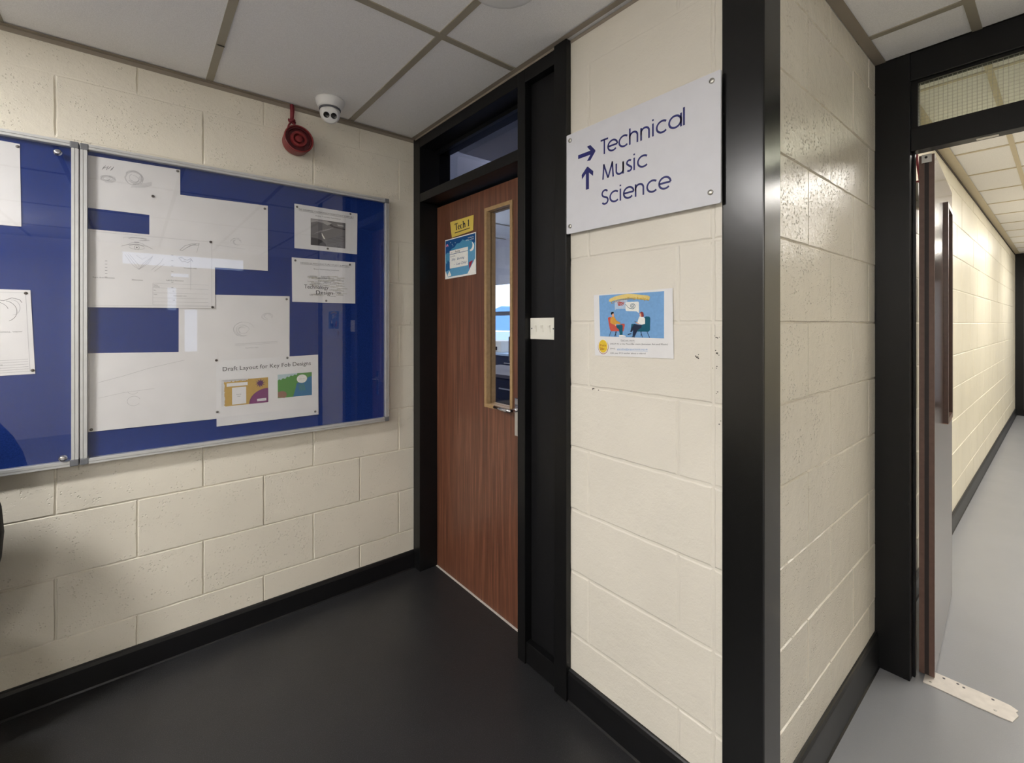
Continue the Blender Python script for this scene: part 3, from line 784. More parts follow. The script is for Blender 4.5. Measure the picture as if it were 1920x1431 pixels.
kx = (2.337 - 0.0145) / 2.31
def Q(u, v): return (u * kx, 1.37 + (v - 1.37) * kx)
def quad(pts): return [Q(*p) for p in pts]
def tilted(u0, v1, w, h, deg=0.0):
    """TL corner, size, tilt"""
    c_, s_ = math.cos(math.radians(deg)), math.sin(math.radians(deg))
    T = (u0, v1); R = (u0 + w * c_, v1 + w * s_); B = (R[0] + h * s_, R[1] - h * c_); L = (u0 + h * s_, v1 - h * c_)
    return quad([T, R, B, L])
D0 = 0.0130
def scribble(S, part, mat, cx, cy, rx, ry, n, w, seed):
    r = random.Random(seed)
    for _ in range(n):
        a = r.uniform(0, 360); k = r.uniform(0.4, 1.0)
        S.stroke(part, mat, arc(cx + r.uniform(-.1, .1) * rx, cy + r.uniform(-.1, .1) * ry, rx * k, a, a + r.uniform(50, 170), 8, ry * k), w)
def eye(S, cx, cy, w, seed, mat='pencil'):
    S.stroke('drawing', mat, arc(cx, cy - w * .25, w, 35, 145, 14, w * .62), w * .035)
    S.stroke('drawing', mat, arc(cx, cy + w * .28, w, 215, 325, 14, w * .55), w * .03)
    S.stroke('drawing', mat, arc(cx, cy, w * .27, 0, 360, 18), w * .035); S.poly('drawing', mat, arc(cx, cy, w * .10, 0, 350, 10))
    S.stroke('drawing', 'pencil_light', arc(cx, cy - w * .1, w * 1.1, 40, 140, 12, w * .75), w * .05)

# sheet 1: face study, top left
S = Sheet(fA, quad([(-0.1385, 1.994), (0.1394, 1.9995), (0.1394, 1.799), (-0.1385, 1.799)]), .284, .198, D0, curl=.0004, seed=1)
o = S.sheet('drawing_sheet', 'paper')
scribble(S, 'drawing', 'pencil_light', .055, .118, .026, .014, 16, .0011, 1); scribble(S, 'drawing', 'pencil_light', .135, .135, .03, .03, 18, .0012, 2)
for i in range(8): S.stroke('drawing', 'pencil', [(.040 + i * .004, .152 + .004 * (i % 3)), (.046 + i * .004, .164 + .005 * (i % 2))], .0016)
for i in range(5): S.stroke('drawing', 'pencil_light', [(.125 + .002 * i, .100 + .004 * i), (.165, .105 + .004 * i), (.190, .118 + .003 * i)], .0012)
eye(S, .060, .118, .022, 1, 'pencil_light')
S.finish(o); tag(o, 'pale pencil face drawing at the top left corner of the wide notice board', 'drawing', 'pinned drawings')
# sheet 2: faint drawing
S = Sheet(fA, quad([(0.0401, 1.894), (0.4619, 1.9038), (0.4619, 1.6078), (0.0401, 1.6078)]), .42, .297, D0 + .0014, curl=.0009, seed=2)
o = S.sheet('drawing_sheet', 'paper')
scribble(S, 'drawing', 'pencil_light', .30, .12, .03, .02, 10, .0009, 7); S.stroke('drawing', 'pencil_light', [(.10, .09), (.2, .10), (.33, .09)], .0008)
S.finish(o); tag(o, 'almost blank large sheet pinned beside the blue gap, just above the reflected light strip', 'drawing', 'pinned drawings')
# sheet 4
S = Sheet(fA, quad([(0.1341, 1.4895), (0.5539, 1.4955), (0.5539, 1.2085), (0.1341, 1.198)]), .42, .297, D0, curl=.0008, seed=4)
o = S.sheet('drawing_sheet', 'paper')
scribble(S, 'drawing', 'pencil_light', .23, .14, .04, .035, 12, .0009, 11); scribble(S, 'drawing', 'pencil_light', .33, .20, .03, .02, 8, .0009, 12)
for y in (.07, .075, .078): S.stroke('drawing', 'pencil_light', [(.20, y), (.37, y + .004)], .0008)
S.text('drawing', 'pencil_light', 'Isometric view', .24, .055, .006)
S.finish(o); tag(o, 'faintly sketched large sheet in the middle, above the key fob layout', 'drawing', 'pinned drawings')
# sheet 5
S = Sheet(fA, quad([(-0.1385, 1.2580), (0.2690, 1.2490), (0.2690, 0.9610), (-0.1385, 0.9652)]), .42, .297, D0 + .0014, curl=.0009, seed=5)
o = S.sheet('drawing_sheet', 'paper')
S.stroke('drawing', 'pencil_light', arc(.135, .105, .020, 20, 330, 20, .019), .0010); S.stroke('drawing', 'pencil_light', arc(.133, .150, .018, 200, 330, 10), .0009)
S.stroke('drawing', 'pencil_light', [(.03, .185), (.10, .205), (.19, .235), (.30, .262)], .0011); S.stroke('drawing', 'pencil_light', [(.03, .125), (.10, .14), (.2, .15)], .0009)
S.finish(o); tag(o, 'large blank-looking sheet along the bottom left of the wide notice board', 'drawing', 'pinned drawings')
# sheet 3: orthographic drawing with labels
S = Sheet(fA, quad([(-0.1385, 1.7200), (0.2593, 1.7215), (0.2593, 1.4330), (-0.1385, 1.4290)]), .42, .290, D0 + .0032, curl=.0005, seed=3)
o = S.sheet('drawing_sheet', 'paper')
for (a, b2) in (((.012, .282), (.408, .282)), ((.408, .282), (.408, .008)), ((.408, .008), (.012, .008)), ((.33, .205), (.33, .075))): S.stroke('drawing', 'pencil_light', [a, b2], .0009)
eye(S, .148, .235, .030, 3); S.stroke('drawing', 'pencil', [(.100, .236), (.120, .244), (.148, .248), (.180, .243), (.200, .233)], .0011)
scribble(S, 'drawing', 'pencil_light', .150, .268, .045, .006, 10, .0010, 21); S.stroke('drawing', 'pencil', [(.14, .255), (.155, .255)], .0022)
S.stroke('drawing', 'pencil', [(.292, .238), (.310, .258), (.335, .268), (.362, .273), (.360, .266), (.336, .262), (.318, .252), (.300, .236), (.292, .238)], .0012)
S.stroke('drawing', 'pencil', [(.318, .250), (.330, .262), (.350, .268)], .0014); S.stroke('drawing', 'pencil_light', [(.36, .27), (.355, .245), (.352, .232)], .0012)
S.stroke('drawing', 'pencil', [(.288, .206), (.300, .190), (.308, .194), (.320, .188), (.332, .200), (.338, .194), (.330, .206), (.318, .198), (.305, .202), (.300, .208), (.288, .206)], .0011)
for k in range(3): S.stroke('drawing', 'pencil_light', [(.11 + .008 * k, .205), (.135 + .01 * k, .165), (.155, .150), (.185 - .008 * k, .175), (.20, .205)], .0010)
S.stroke('drawing', 'pencil_light', [(.195, .150), (.225, .180), (.235, .200)], .0011); S.stroke('drawing', 'pencil_light', [(.205, .145), (.238, .176)], .0011)
S.stroke('drawing', 'pencil_light', [(.145, .205), (.165, .190), (.180, .200)], .001)
for k in range(6): S.stroke('drawing', 'pencil', [(.050, .175 - .012 * k), (.057, .175 - .012 * k)], .0016)
for k in range(7): S.stroke('drawing', 'pencil', [(.262, .215 - .022 * k), (.269, .215 - .022 * k)], .0015)
S.text('lettering', 'ink_grey', 'Right End Elevation', .014, .110, .0045, .065); S.text('lettering', 'ink_grey', 'Elevation', .133, .106, .0048, .034)
S.text('lettering', 'ink_grey', 'Left End Elevation', .245, .110, .0045, .060); S.text('lettering', 'ink_grey', 'Isometric view', .306, .164, .0045, .046)
for y in (.098, .080, .060, .040, .024, .012): S.stroke('drawing', 'pencil_light', [(.200, y), (.395, y)], .0008)
S.stroke('drawing', 'pencil_light', [(.200, .098), (.200, .012)], .0008)
for (x, y, t_) in ((.203, .089, 'Name'), (.203, .083, 'Drawing'), (.203, .068, 'No'), (.203, .052, 'Scale'), (.268, .066, '1:1'), (.270, .048, 'Orthographic views'), (.268, .030, 'A3')): S.text('lettering', 'ink_grey', t_, x, y, .004)
S.finish(o); tag(o, 'pencil drawing with labelled elevations and a title block, under the reflected light strip', 'drawing', 'pinned drawings')
# sheet 6: key fob layout
S = Sheet(fA, quad([(0.2632, 1.2080), (0.6808, 1.2172), (0.6832, 0.9270), (0.2651, 0.9276)]), .42, .290, D0 + .0030, curl=.0006, seed=6)
o = S.sheet('poster', 'paper_flat')
S.text('lettering', 'ink', 'Draft Layout for Key Fob Designs', .024, .243, .0185, .362)
S.rect('left_picture', 'k_ochre', .022, .200, .085, .200, 1, 10)
fr_ = random.Random(5)
for k in range(26):   # ragged faded edge of the left picture
    x = .022 + .092 * k / 25; S.poly('left_picture', 'paper_flat', [(x - .004, .192 + fr_.uniform(0, .006)), (x + .004, .192 + fr_.uniform(0, .006)), (x + .005, .203), (x - .005, .203)], 2)
    y = .085 + .108 * k / 25; S.poly('left_picture', 'paper_flat', [(.018, y - .004), (.018, y + .005), (.028 + fr_.uniform(0, .005), y + .004), (.026 + fr_.uniform(0, .005), y - .003)], 2)
S.rect('left_picture', 'paper_flat', .038, .118, .172, .187, 3); S.rect('left_picture', 'paper_flat', .058, .112, .090, .166, 3)
S.text('left_picture', 'ink_grey', 'Key fob', .075, .132, .004, lay=4); S.text('left_picture', 'ink_grey', 'designs', .078, .124, .003, lay=4)
S.poly('left_picture', 'k_purple', [(.200, .085), (.200, .150)] + arc(.200, .085, .075, 92, 180, 14, .065), 3)
S.stroke('left_picture', 'k_purd', arc(.200, .085, .076, 92, 180, 14, .066), .0014, 4)
sun = []
for i in range(20):
    a = 2 * PI * i / 20; r_ = .021 if i % 2 == 0 else .010; sun.append((.168 + r_ * math.cos(a + (0.25 if i % 2 == 0 else 0)), .176 + r_ * math.sin(a + (0.25 if i % 2 == 0 else 0))))
S.poly('left_picture', 'k_purd', sun, 3); S.rect('left_picture', 'paper_flat', .155, .192, .094, .105, 4, 2); S.text('left_picture', 'ink_grey', 'name here', .158, .098, .003, .030, lay=5)
S.rect('right_picture', 'k_green', .240, .390, .098, .208, 1, 8)
S.poly('right_picture', 'k_blue', [(.305, .098), (.390, .098), (.390, .190), (.372, .184), (.362, .170), (.340, .168), (.322, .160), (.315, .130)], 2)
S.poly('right_picture', 'k_sky', [(.240, .208), (.325, .208), (.322, .200), (.312, .203), (.305, .196), (.296, .200), (.288, .192), (.280, .196), (.272, .186), (.262, .190), (.254, .182), (.246, .186), (.240, .180)], 2)
S.poly('right_picture', 'k_brown', [(.240, .102), (.240, .126)] + arc(.258, .112, .020, 110, -60, 10, .018), 2)
for k in range(7): S.stroke('right_picture', 'k_green', [(.330 + .004 * k, .150 + .004 * (k % 3)), (.336 + .004 * k, .122 + .005 * (k % 2))], .0014, 3)
S.poly('right_picture', 'c_white', arc(.345, .180, .023, 0, 345, 24, .020), 4); S.text('right_picture', 'ink_grey', 'name here', .333, .178, .003, .024, lay=5)
S.finish(o); tag(o, 'landscape sheet headed Draft Layout for Key Fob Designs with two coloured pictures', 'poster')
# sheet 7
S = Sheet(fA, quad([(0.5748, 1.9333), (0.8748, 1.9314), (0.8730, 1.7225), (0.5748, 1.7235)]), .297, .21, D0 + .0005, curl=.0008, seed=7)
o = S.sheet('poster', 'paper_flat')
S.text('lettering', 'ink', 'N5 GRAPHIC COMMUNICATION STUDY SUPPORT', .020, .183, .0072, .258); S.stroke('lettering', 'ink', [(.020, .180), (.278, .180)], .0011)
S.text('lettering', 'ink_grey', 'Every Tuesday lunchtime', .095, .165, .0058, .118)
S.rect('picture', 'g_mid', .073, .236, .024, .150, 1, 4)
S.poly('picture', 'g_dark', [(.073, .024), (.145, .024), (.142, .036), (.125, .050), (.100, .058), (.073, .060)], 2); S.poly('picture', 'g_light', [(.073, .132), (.10, .140), (.13, .136), (.15, .128), (.17, .140), (.150, .147), (.10, .149), (.073, .148)], 2)
S.poly('picture', 'c_white', [(.122, .090), (.134, .070), (.140, .058), (.132, .060), (.124, .074)], 3); S.poly('picture', 'g_dark', [(.165, .138), (.182, .128), (.236, .122), (.236, .116), (.180, .120), (.160, .128)], 3)
S.poly('picture', 'g_light', [(.195, .140), (.228, .138), (.228, .132), (.200, .132)], 3)
for k in range(4): S.stroke('picture', 'g_dark', [(.150, .040 + .007 * k), (.236, .062 + .008 * k)], .0012, 2)
for k in range(6): S.stroke('picture', 'g_light', [(.090 + .01 * k, .08 + .004 * k), (.12 + .012 * k, .10 + .004 * k)], .0012, 2)
S.stroke('picture', 'g_dark', [(.073, .024), (.236, .024), (.236, .150), (.073, .150), (.073, .024)], .0014, 3)
S.finish(o); tag(o, 'white sheet with a grey photograph, upper of the two small notices', 'poster', 'study support notices')
# sheet 8
S = Sheet(fA, quad([(0.5632, 1.679), (0.8637, 1.6806), (0.8640, 1.4700), (0.5650, 1.4700)]), .297, .21, D0 + .0005, curl=.0006, seed=8)
o = S.sheet('poster', 'paper_flat')
S.text('lettering', 'ink_grey', 'DESIGN & MANUFACTURE STUDY SUPPORT', .038, .184, .0072, .230); S.stroke('lettering', 'ink_grey', [(.038, .181), (.268, .181)], .0010)
S.text('lettering', 'ink_grey', 'Every Wednesday lunchtime', .098, .160, .0052, .118)
wr = random.Random(4)
words = ('making', 'materials', 'product', 'metal', 'plastic', 'ideas', 'wood', 'models', 'process', 'shape', 'ergonomics', 'function', 'tools', 'aesthetics')
for k in range(120):
    x = wr.uniform(.062, .215); y = wr.uniform(.030, .128)
    if .045 < y < .078 and x < .165: continue
    S.text('picture', wr.choice(('g_sage', 'g_light', 'pencil', 'g_sage')), wr.choice(words), x, y, wr.uniform(.0035, .0070), wr.uniform(.014, .045), lay=1)
S.text('lettering', 'ink', 'Technology', .053, .066, .0185, .112, lay=3); S.text('lettering', 'ink', 'Design', .107, .040, .0190, .078, lay=3)
S.finish(o); tag(o, 'white sheet with the words Technology Design, lower of the two small notices', 'poster', 'study support notices')
# left board sheets
S = Sheet(fA, quad([(-0.7325, 1.999), (-0.3123, 1.9922), (-0.3085, 1.7057), (-0.7290, 1.699)]), .42, .297, D0, curl=.0012, seed=9)
o = S.sheet('drawing_sheet', 'paper'); S.stroke('drawing', 'pencil_light', [(.05, .15), (.15, .18), (.32, .16)], .001); S.finish(o)
tag(o, 'blank-looking sheet at the top of the left notice board, cut off by the photo edge', 'drawing', 'pinned drawings')
S = Sheet(fA, quad([(-0.7066, 1.484), (-0.2866, 1.486), (-0.2750, 1.1915), (-0.6980, 1.184)]), .42, .297, D0, curl=.0012, seed=10)
o = S.sheet('drawing_sheet', 'paper')
S.stroke('drawing', 'pencil_light', [(.012, .287), (.408, .287), (.408, .010), (.012, .010)], .0011)
S.stroke('drawing', 'pencil', [(.32, .245), (.335, .262), (.355, .258), (.375, .268), (.393, .262), (.398, .252)], .0018); S.stroke('drawing', 'pencil', arc(.355, .222, .03, -70, 80, 12, .036), .0015)
S.stroke('drawing', 'pencil_light', arc(.375, .235, .018, -90, 100, 10, .026), .0014); S.stroke('drawing', 'pencil', arc(.33, .225, .035, 10, 170, 12, .03), .0014)
S.text('lettering', 'ink_grey', 'PICTORIAL VIEW', .320, .148, .0042, .075)
for y in (.050, .042, .033, .024, .016): S.stroke('drawing', 'pencil_light', [(.25, y), (.405, y + .003)], .0012)
S.text('lettering', 'ink_grey', 'Drawing', .325, .036, .004)
S.finish(o); tag(o, 'sketch of a rounded form on the left notice board, lower of its two sheets', 'drawing', 'pinned drawings')

# drawing pins
PINS = [('s2TL', .0516, 1.877, 1, 3, 'dark pin beside the face drawing, at the corner of the almost blank sheet'),
        ('s2TR', .4521, 1.891, 0, 2, 'grey pin at the top right corner of the almost blank sheet'),
        ('s3TR', .2450, 1.716, 1, 4, 'dark pin at the top right of the labelled elevations drawing'),
        ('s3BR', .2514, 1.438, 1, 4, 'dark pin at the bottom right of the labelled elevations drawing'),
        ('s4TR', .5436, 1.482, 0, 1, 'grey pin at the top right of the middle sketched sheet'),
        ('s1TR', .1315, 1.995, 0, 1, 'grey pin at the top right of the face drawing'),
        ('s5TR', .2653, 1.2105, 1, 4, 'dark pin just left of the words Draft Layout'),
        ('s4BR', .5459, 1.2075, 0, 4, 'grey pin above the words Key Fob'),
        ('s6BL', .2685, .988, 0, 4, 'grey pin at the bottom left of the key fob layout'),
        ('s6BR', .6709, .941, 0, 4, 'grey pin at the bottom right of the key fob layout'),
        ('s7TL', .5890, 1.922, 0, 1, 'grey pin at the top left of the notice with the grey photograph'),
        ('s7TR', .8436, 1.927, 0, 1, 'grey pin at the top right of the notice with the grey photograph'),
        ('s7B', .7309, 1.738, 0, 1, 'grey pin below the grey photograph'),
        ('s8TL', .5818, 1.667, 0, 1, 'grey pin at the top left of the Technology Design notice'),
        ('s8TR', .8410, 1.668, 0, 1, 'grey pin at the top right of the Technology Design notice'),
        ('s8B', .7236, 1.480, 0, 1, 'grey pin under the word Design'),
        ('s5BL', -.1300, .971, 1, 2, 'dark pin at the bottom left corner of the lowest large sheet'),
        ('aTR', -.3190, 1.985, 0, 1, 'grey pin on the upper sheet of the left notice board'),
        ('bTR', -.2990, 1.475, 1, 1, 'dark pin at the top right of the rounded form sketch'),
        ('bBR', -.2826, 1.203, 1, 1, 'dark pin at the bottom right of the rounded form sketch')]
protos = {}
for (k, u, v, dark, lay, lab) in PINS:
    z0 = D0 + 0.0012 * lay + 0.0006
    if dark not in protos:
        mb = MB(); mb.lathe([(0.0048, 0.0), (0.0052, 0.0008), (0.0045, 0.0022), (0.0028, 0.0032), (0.0006, 0.0036)], 'pin_dark' if dark else 'pin', Matrix.Rotation(PI / 2, 4, 'Y'), 18)
        o = mb.build('drawing_pin'); protos[dark] = o
    else:
        o = protos[dark].copy(); COL.objects.link(o)
    o.location = fA(u, v, z0); tag(o, lab, 'drawing pin', 'drawing pins on the notice boards')

# ================================================================ ACRYLIC DIRECTION SIGN
fS = lambda u, v, d=0.0: fB(u, v, d)
SU0, SU1, SV0, SV1 = -1.1500, -0.5850, 1.691, 2.0465
SD = 0.0165
sg = thing('direction_sign', 'white acrylic sign reading Technical, Music, Science with blue arrows', 'sign', fB((SU0 + SU1) / 2, SV0, 0))
def rrect(u0, u1, v0, v1, r, n=5):
    return arc(u1 - r, v1 - r, r, 0, 90, n) + arc(u0 + r, v1 - r, r, 90, 180, n) + arc(u0 + r, v0 + r, r, 180, 270, n) + arc(u1 - r, v0 + r, r, 270, 360, n)
MB().prism(rrect(SU0, SU1, SV0, SV1, .004), fS, SD, SD + 0.005, 'sign').build('sign_panel', parent=sg)
for (u, v) in ((SU0 + .019, SV1 - .022), (SU1 - .024, SV1 - .022), (SU1 - .028, SV0 + .033), (SU0 + .019, SV0 + .026)):
    R_ = Matrix.Translation(fB(u, v, 0.0)) @ Matrix.Rotation(PI / 2, 4, 'X')
    MB().lathe([(0.0055, 0.001), (0.0055, SD)], 'steel', R_, 20).lathe([(0.0075, SD + .005), (0.0075, SD + .0075), (0.0065, SD + .0088), (0.001, SD + .009)], 'steel', R_, 24).build('standoff', parent=sg)
# geometric sans stroke letters, unit = cap height
XH = 0.77; SW = 0.098
def glyph(c):
    r = XH / 2 - SW / 2; cx = XH / 2; h = SW / 2
    if c == 'T': return [[(0, 1 - h), (.56, 1 - h)], [(.28, 1), (.28, 0)]], .50
    if c == 'e': return [arc(cx, cx, r, 0, 315, 26), [(cx - r, cx), (cx + r, cx)]], XH + .03
    if c == 'c': return [arc(cx, cx, r, 48, 312, 22)], XH - .04
    if c == 'a': return [arc(cx, cx, r, 0, 360, 28), [(cx + r, XH), (cx + r, 0)]], XH + .06
    if c in 'hn':
        w = .50; top = 1.02 if c == 'h' else XH
        return [[(h, top), (h, 0)], [(h, XH * .45)] + arc(h + w / 2, XH - h - w / 2, w / 2, 180, 0, 14) + [(h + w, 0)]], w + .24
    if c == 'u':
        w = .46; return [[(h, XH)] + arc(h + w / 2, h + w / 2, w / 2, 180, 360, 14) + [(h + w, XH)], [(h + w, XH), (h + w, 0)]], w + .24
    if c == 'i': return [[(h, XH), (h, 0)], [(h, 1.02), (h, 1.02 - SW)]], .23
    if c == 'l': return [[(h, 1.02), (h, 0)]], .2
    if c == 'M': return [[(.10, 0), (.17, 1)], [(.15, 1), (.46, .03)], [(.46, .03), (.77, 1)], [(.75, 1), (.82, 0)]], .98
    if c == 's': return [arc(.20, XH - .195, .15, 40, 250, 12, .145)[:] + arc(.20, .195, .15, 80, -140, 12, .145)], .47
    if c == 'S': return [arc(.27, .735, .21, 30, 250, 14, .215) + arc(.27, .265, .22, 75, -150, 14, .22)], .60
    return [], .3
SG = Sheet(fS, [(SU0, SV1), (SU1, SV1), (SU1, SV0), (SU0, SV0)], SU1 - SU0, SV1 - SV0, SD + 0.005, 0.0)
def sign_word(word, x0, x1, base, cap):
    adv = 0; items = []
    for i, c in enumerate(word):
        st, a = glyph(c); items.append((adv, st)); last = adv + a; adv += a
    W_ = last - 0.12; sx = (x1 - x0) / W_
    for a, st in items:
        for p in st: SG.stroke('lettering#' + word, 'navy', [(x0 - SU0 + (a + x) * sx, base - SV0 + y * cap) for x, y in p], SW * cap * 1.22, 1, sub=False)
sign_word('Technical', -0.9920, -0.6890, 1.9320, 0.0505)
sign_word('Music', -0.9880, -0.8120, 1.8480, 0.0505)
sign_word('Science', -0.9890, -0.7350, 1.7635, 0.0505)
def arrow(cx, cy, L, deg):
    c_, s_ = math.cos(math.radians(deg)), math.sin(math.radians(deg)); k = L / 2
    P_ = lambda x, y: (cx - SU0 + (x * c_ - y * s_) * L, cy - SV0 + (x * s_ + y * c_) * L)
    SG.poly('arrow#%d' % deg, 'navy', [P_(*p) for p in ((-.5, -.09), (.22, -.09), (.02, -.32), (.22, -.34), (.5, -.03), (.5, .03), (.22, .34), (.02, .32), (.22, .09), (-.5, .09))])
arrow(-1.0540, 1.9540, 0.078, 0); arrow(-1.0500, 1.8700, 0.078, 90)
SG.finish(sg)

# ================================================================ COUNSELLING POSTER
S = Sheet(fB, [(-1.0375, 1.4665), (-0.7375, 1.4735), (-0.7340, 1.2650), (-1.0320, 1.2588)], 1.0, 0.70, 0.0015, curl=.0012, seed=12)
o = S.sheet('poster', 'paper_flat')
X = lambda p: ((p[0] - 95) / 1415.0, 0.70 - (p[1] - (225 - (p[0] - 95) * 0.092)) / (1085 + (p[0] - 95) * 0.125) * 0.70)
def pp(mat, pts, lay=2, part='picture'): S.poly(part, mat, [X(p) for p in pts], lay)
def ps(mat, pts, w, lay=3, part='picture'): S.stroke(part, mat, [X(p) for p in pts], w, lay)
def rgrid(mat, TL, TR, BR, BL, lay):
    n = 8; vs = []
    for j in range(n + 1):
        for i in range(n + 1):
            a, b = i / n, j / n
            p = [(TL[k] * (1 - a) + TR[k] * a) * (1 - b) + (BL[k] * (1 - a) + BR[k] * a) * b for k in (0, 1)]
            vs.append(S.pt(*X(p), S.t + .00025 * lay))
    S.P('picture').add(vs, [(j * (n + 1) + i, j * (n + 1) + i + 1, (j + 1) * (n + 1) + i + 1, (j + 1) * (n + 1) + i) for j in range(n) for i in range(n)], mat)
rgrid('c_blue', (208, 230), (1378, 150), (1366, 995), (212, 965), 1)
pp('c_lblue', [(515, 318), (752, 300), (752, 465), (545, 468), (516, 500)], 2)
pp('c_white', [(735, 345), (945, 335), (958, 350), (958, 500), (956, 545), (915, 512), (735, 508), (718, 490), (718, 360)], 3)
sp = []; 
for i in range(44):
    a = 0.6 + i * 0.33; r_ = 8 + i * 1.05; sp.append((845 + r_ * math.cos(a), 415 + r_ * math.sin(a)))
ps('c_teal', sp, .0055, 4); ps('c_teal', [sp[-1], (800, 462), (765, 440), (735, 400), (712, 385)], .0045, 4)
rs = random.Random(8)
for k in range(9): ps('c_red', [(635 + rs.uniform(-70, 70), 375 + rs.uniform(-45, 45)) for _ in range(5)], .003, 4)
blob = [(400, 330), (420, 290), (520, 245), (640, 215), (760, 195), (880, 200), (1000, 215), (1110, 225), (1150, 250), (1135, 310), (1040, 305), (930, 290), (800, 275), (650, 285), (520, 315), (430, 345)]
pp('c_gold', blob, 4)
# arched heading
def head_arc(x):
    return -0.9 * (x - 0.49) ** 2 * 1.0
S.text('lettering', 'c_goldt', 'Counselling helps', .49, .618, .028, .48, lay=6, align='C', arcf=lambda x: -0.55 * (x - .50) ** 2)
# seated man, red chair
pp('c_red', [(378, 640), (395, 620), (440, 618), (455, 740), (560, 770), (640, 735), (690, 735), (700, 760), (672, 870), (440, 872), (415, 850), (398, 760)], 3)
for a, b2 in (((435, 872), (395, 968)), ((545, 872), (498, 965)), ((520, 872), (528, 968))): ps('c_hair', [a, b2], .006, 3)
pp('c_must', [(430, 640), (470, 605), (505, 612), (545, 680), (620, 715), (600, 745), (545, 735), (530, 770), (470, 745), (425, 720)], 5)
pp('c_teal', [(535, 765), (650, 752), (662, 780), (655, 940), (610, 945), (585, 840), (545, 805)], 5)
pp('c_skin', [(455, 560), (498, 555), (505, 600), (480, 618), (458, 600)], 6); pp('c_skin', [(515, 745), (545, 745), (535, 780), (518, 775)], 6)
pp('c_hair', [(440, 545), (460, 522), (498, 525), (498, 548), (470, 558), (458, 580), (445, 572)], 7)
pp('c_white', [(588, 940), (650, 935), (712, 955), (715, 970), (590, 972)], 6)
# seated woman, teal chair
pp('c_teal', [(1010, 740), (1060, 735), (1055, 615), (1075, 602), (1130, 605), (1148, 630), (1140, 850), (1115, 876), (900, 874), (880, 830), (800, 880), (820, 740), (880, 735), (960, 760)], 3)
for a, b2 in (((980, 875), (1012, 980)), ((990, 875), (985, 960)), ((1090, 875), (1132, 985))): ps('c_hair', [a, b2], .006, 3)
pp('c_navy', [(870, 740), (1000, 760), (1000, 800), (930, 850), (878, 960), (838, 960), (850, 850), (820, 885), (795, 880), (830, 800)], 5)
pp('c_white', [(965, 605), (1020, 600), (1062, 640), (1060, 735), (1000, 752), (930, 730), (935, 680)], 6)
pp('c_auburn', [(968, 545), (1000, 515), (1035, 530), (1042, 600), (1015, 618), (985, 600)], 7); pp('c_skin', [(968, 550), (998, 545), (1000, 598), (975, 600)], 8)
pp('c_skin', [(905, 700), (965, 735), (955, 745), (900, 718)], 7); pp('c_hair', [(880, 694), (915, 700), (915, 710), (885, 705)], 8)
pp('c_hair', [(745, 925), (790, 912), (820, 905), (815, 922), (760, 935)], 6); pp('c_hair', [(812, 975), (840, 962), (880, 965), (880, 980)], 6)
# footer text and badge
pp('c_maroon', [(268 + 106 * math.cos(a * PI / 24), 1150 + 136 * math.sin(a * PI / 24)) for a in range(48)], 1, 'badge')
pp('c_white', [(268 + 100 * math.cos(a * PI / 24), 1143 + 133 * math.sin(a * PI / 24)) for a in range(48)], 2, 'badge')
pp('c_badge', [(268 + 88 * math.cos(a * PI / 24), 1145 + 116 * math.sin(a * PI / 24)) for a in range(48)], 3, 'badge')
def ft(s_, px, py, hpx, wpx, mat='ink_grey', part='lettering', lay=2):
    a = X((px, py)); b_ = X((px + wpx, py)); S.text(part, mat, s_, a[0], a[1], hpx / 1200 * .70, b_[0] - a[0], lay=lay, rot=math.atan2(b_[1] - a[1], b_[0] - a[0]) * .9)
ft('Place', 208, 1145, 40, 120, 'c_maroon', 'badge', 5); ft('2Be', 205, 1205, 40, 90, 'c_maroon', 'badge', 5)
ft('Find out more:', 618, 1045, 26, 255); ps('ink_grey', [(618, 1056), (873, 1062)], .0018, 2, 'lettering')
ft('DROP IN at the Place2Be room (between Art and Music)', 412, 1112, 27, 1010)
ft('EMAIL:', 412, 1198, 26, 100); ft('place2be@anguschools.org.uk', 545, 1205, 27, 550, 'c_blue'); ps('c_blue', [(545, 1214), (1095, 1230)], .002, 2, 'lettering')
ft('ASK your PCS teacher about a referral', 408, 1278, 27, 650)
S.finish(o); tag(o, 'white poster of two seated people talking, taped below the direction sign', 'poster')

# ================================================================ DOOR NOTICES
S = Sheet(fD, [(-2.1167, 1.9150), (-1.8950, 1.9148), (-1.9000, 1.8377), (-2.1005, 1.8291)], .22, .08, 0.0015, curl=.0008, seed=13)
o = S.sheet('door_sign', 'yellow')
def tw(pts, w): S.stroke('lettering', 'ink', pts, w, 1, sub=False)
x, b0, H_ = .040, .0300, .034
def serif(cx, y, w=.010): tw([(cx - w / 2, y), (cx + w / 2, y)], .0017)
tw([(x, b0 + H_ - .0012), (x + .034, b0 + H_ - .0012)], .0036); tw([(x + .001, b0 + H_), (x + .001, b0 + H_ - .009)], .0018); tw([(x + .033, b0 + H_), (x + .033, b0 + H_ - .009)], .0018)
tw([(x + .017, b0 + H_), (x + .017, b0)], .0085); serif(x + .017, b0 + .001, .016)
def roundl(cx, a0, a1, bar=False):
    r_ = .0105; pts = arc(cx, b0 + r_, r_ - .001, a0, a1, 16); n = len(pts)
    S.stroke('lettering', 'ink', pts, [.0026 + .0058 * max(0, -math.cos(math.radians(a0 + (a1 - a0) * i / (n - 1)))) for i in range(n)], 1, sub=False)
    if bar: tw([(cx - r_ + .001, b0 + r_ + .001), (cx + r_ - .001, b0 + r_ + .001)], .0020)
roundl(x + .044, 10, 320, True); roundl(x + .067, 50, 315)
cx = x + .086; tw([(cx, b0 + H_ + .001), (cx, b0)], .0078); serif(cx, b0 + .001, .013); serif(cx - .003, b0 + H_, .007)
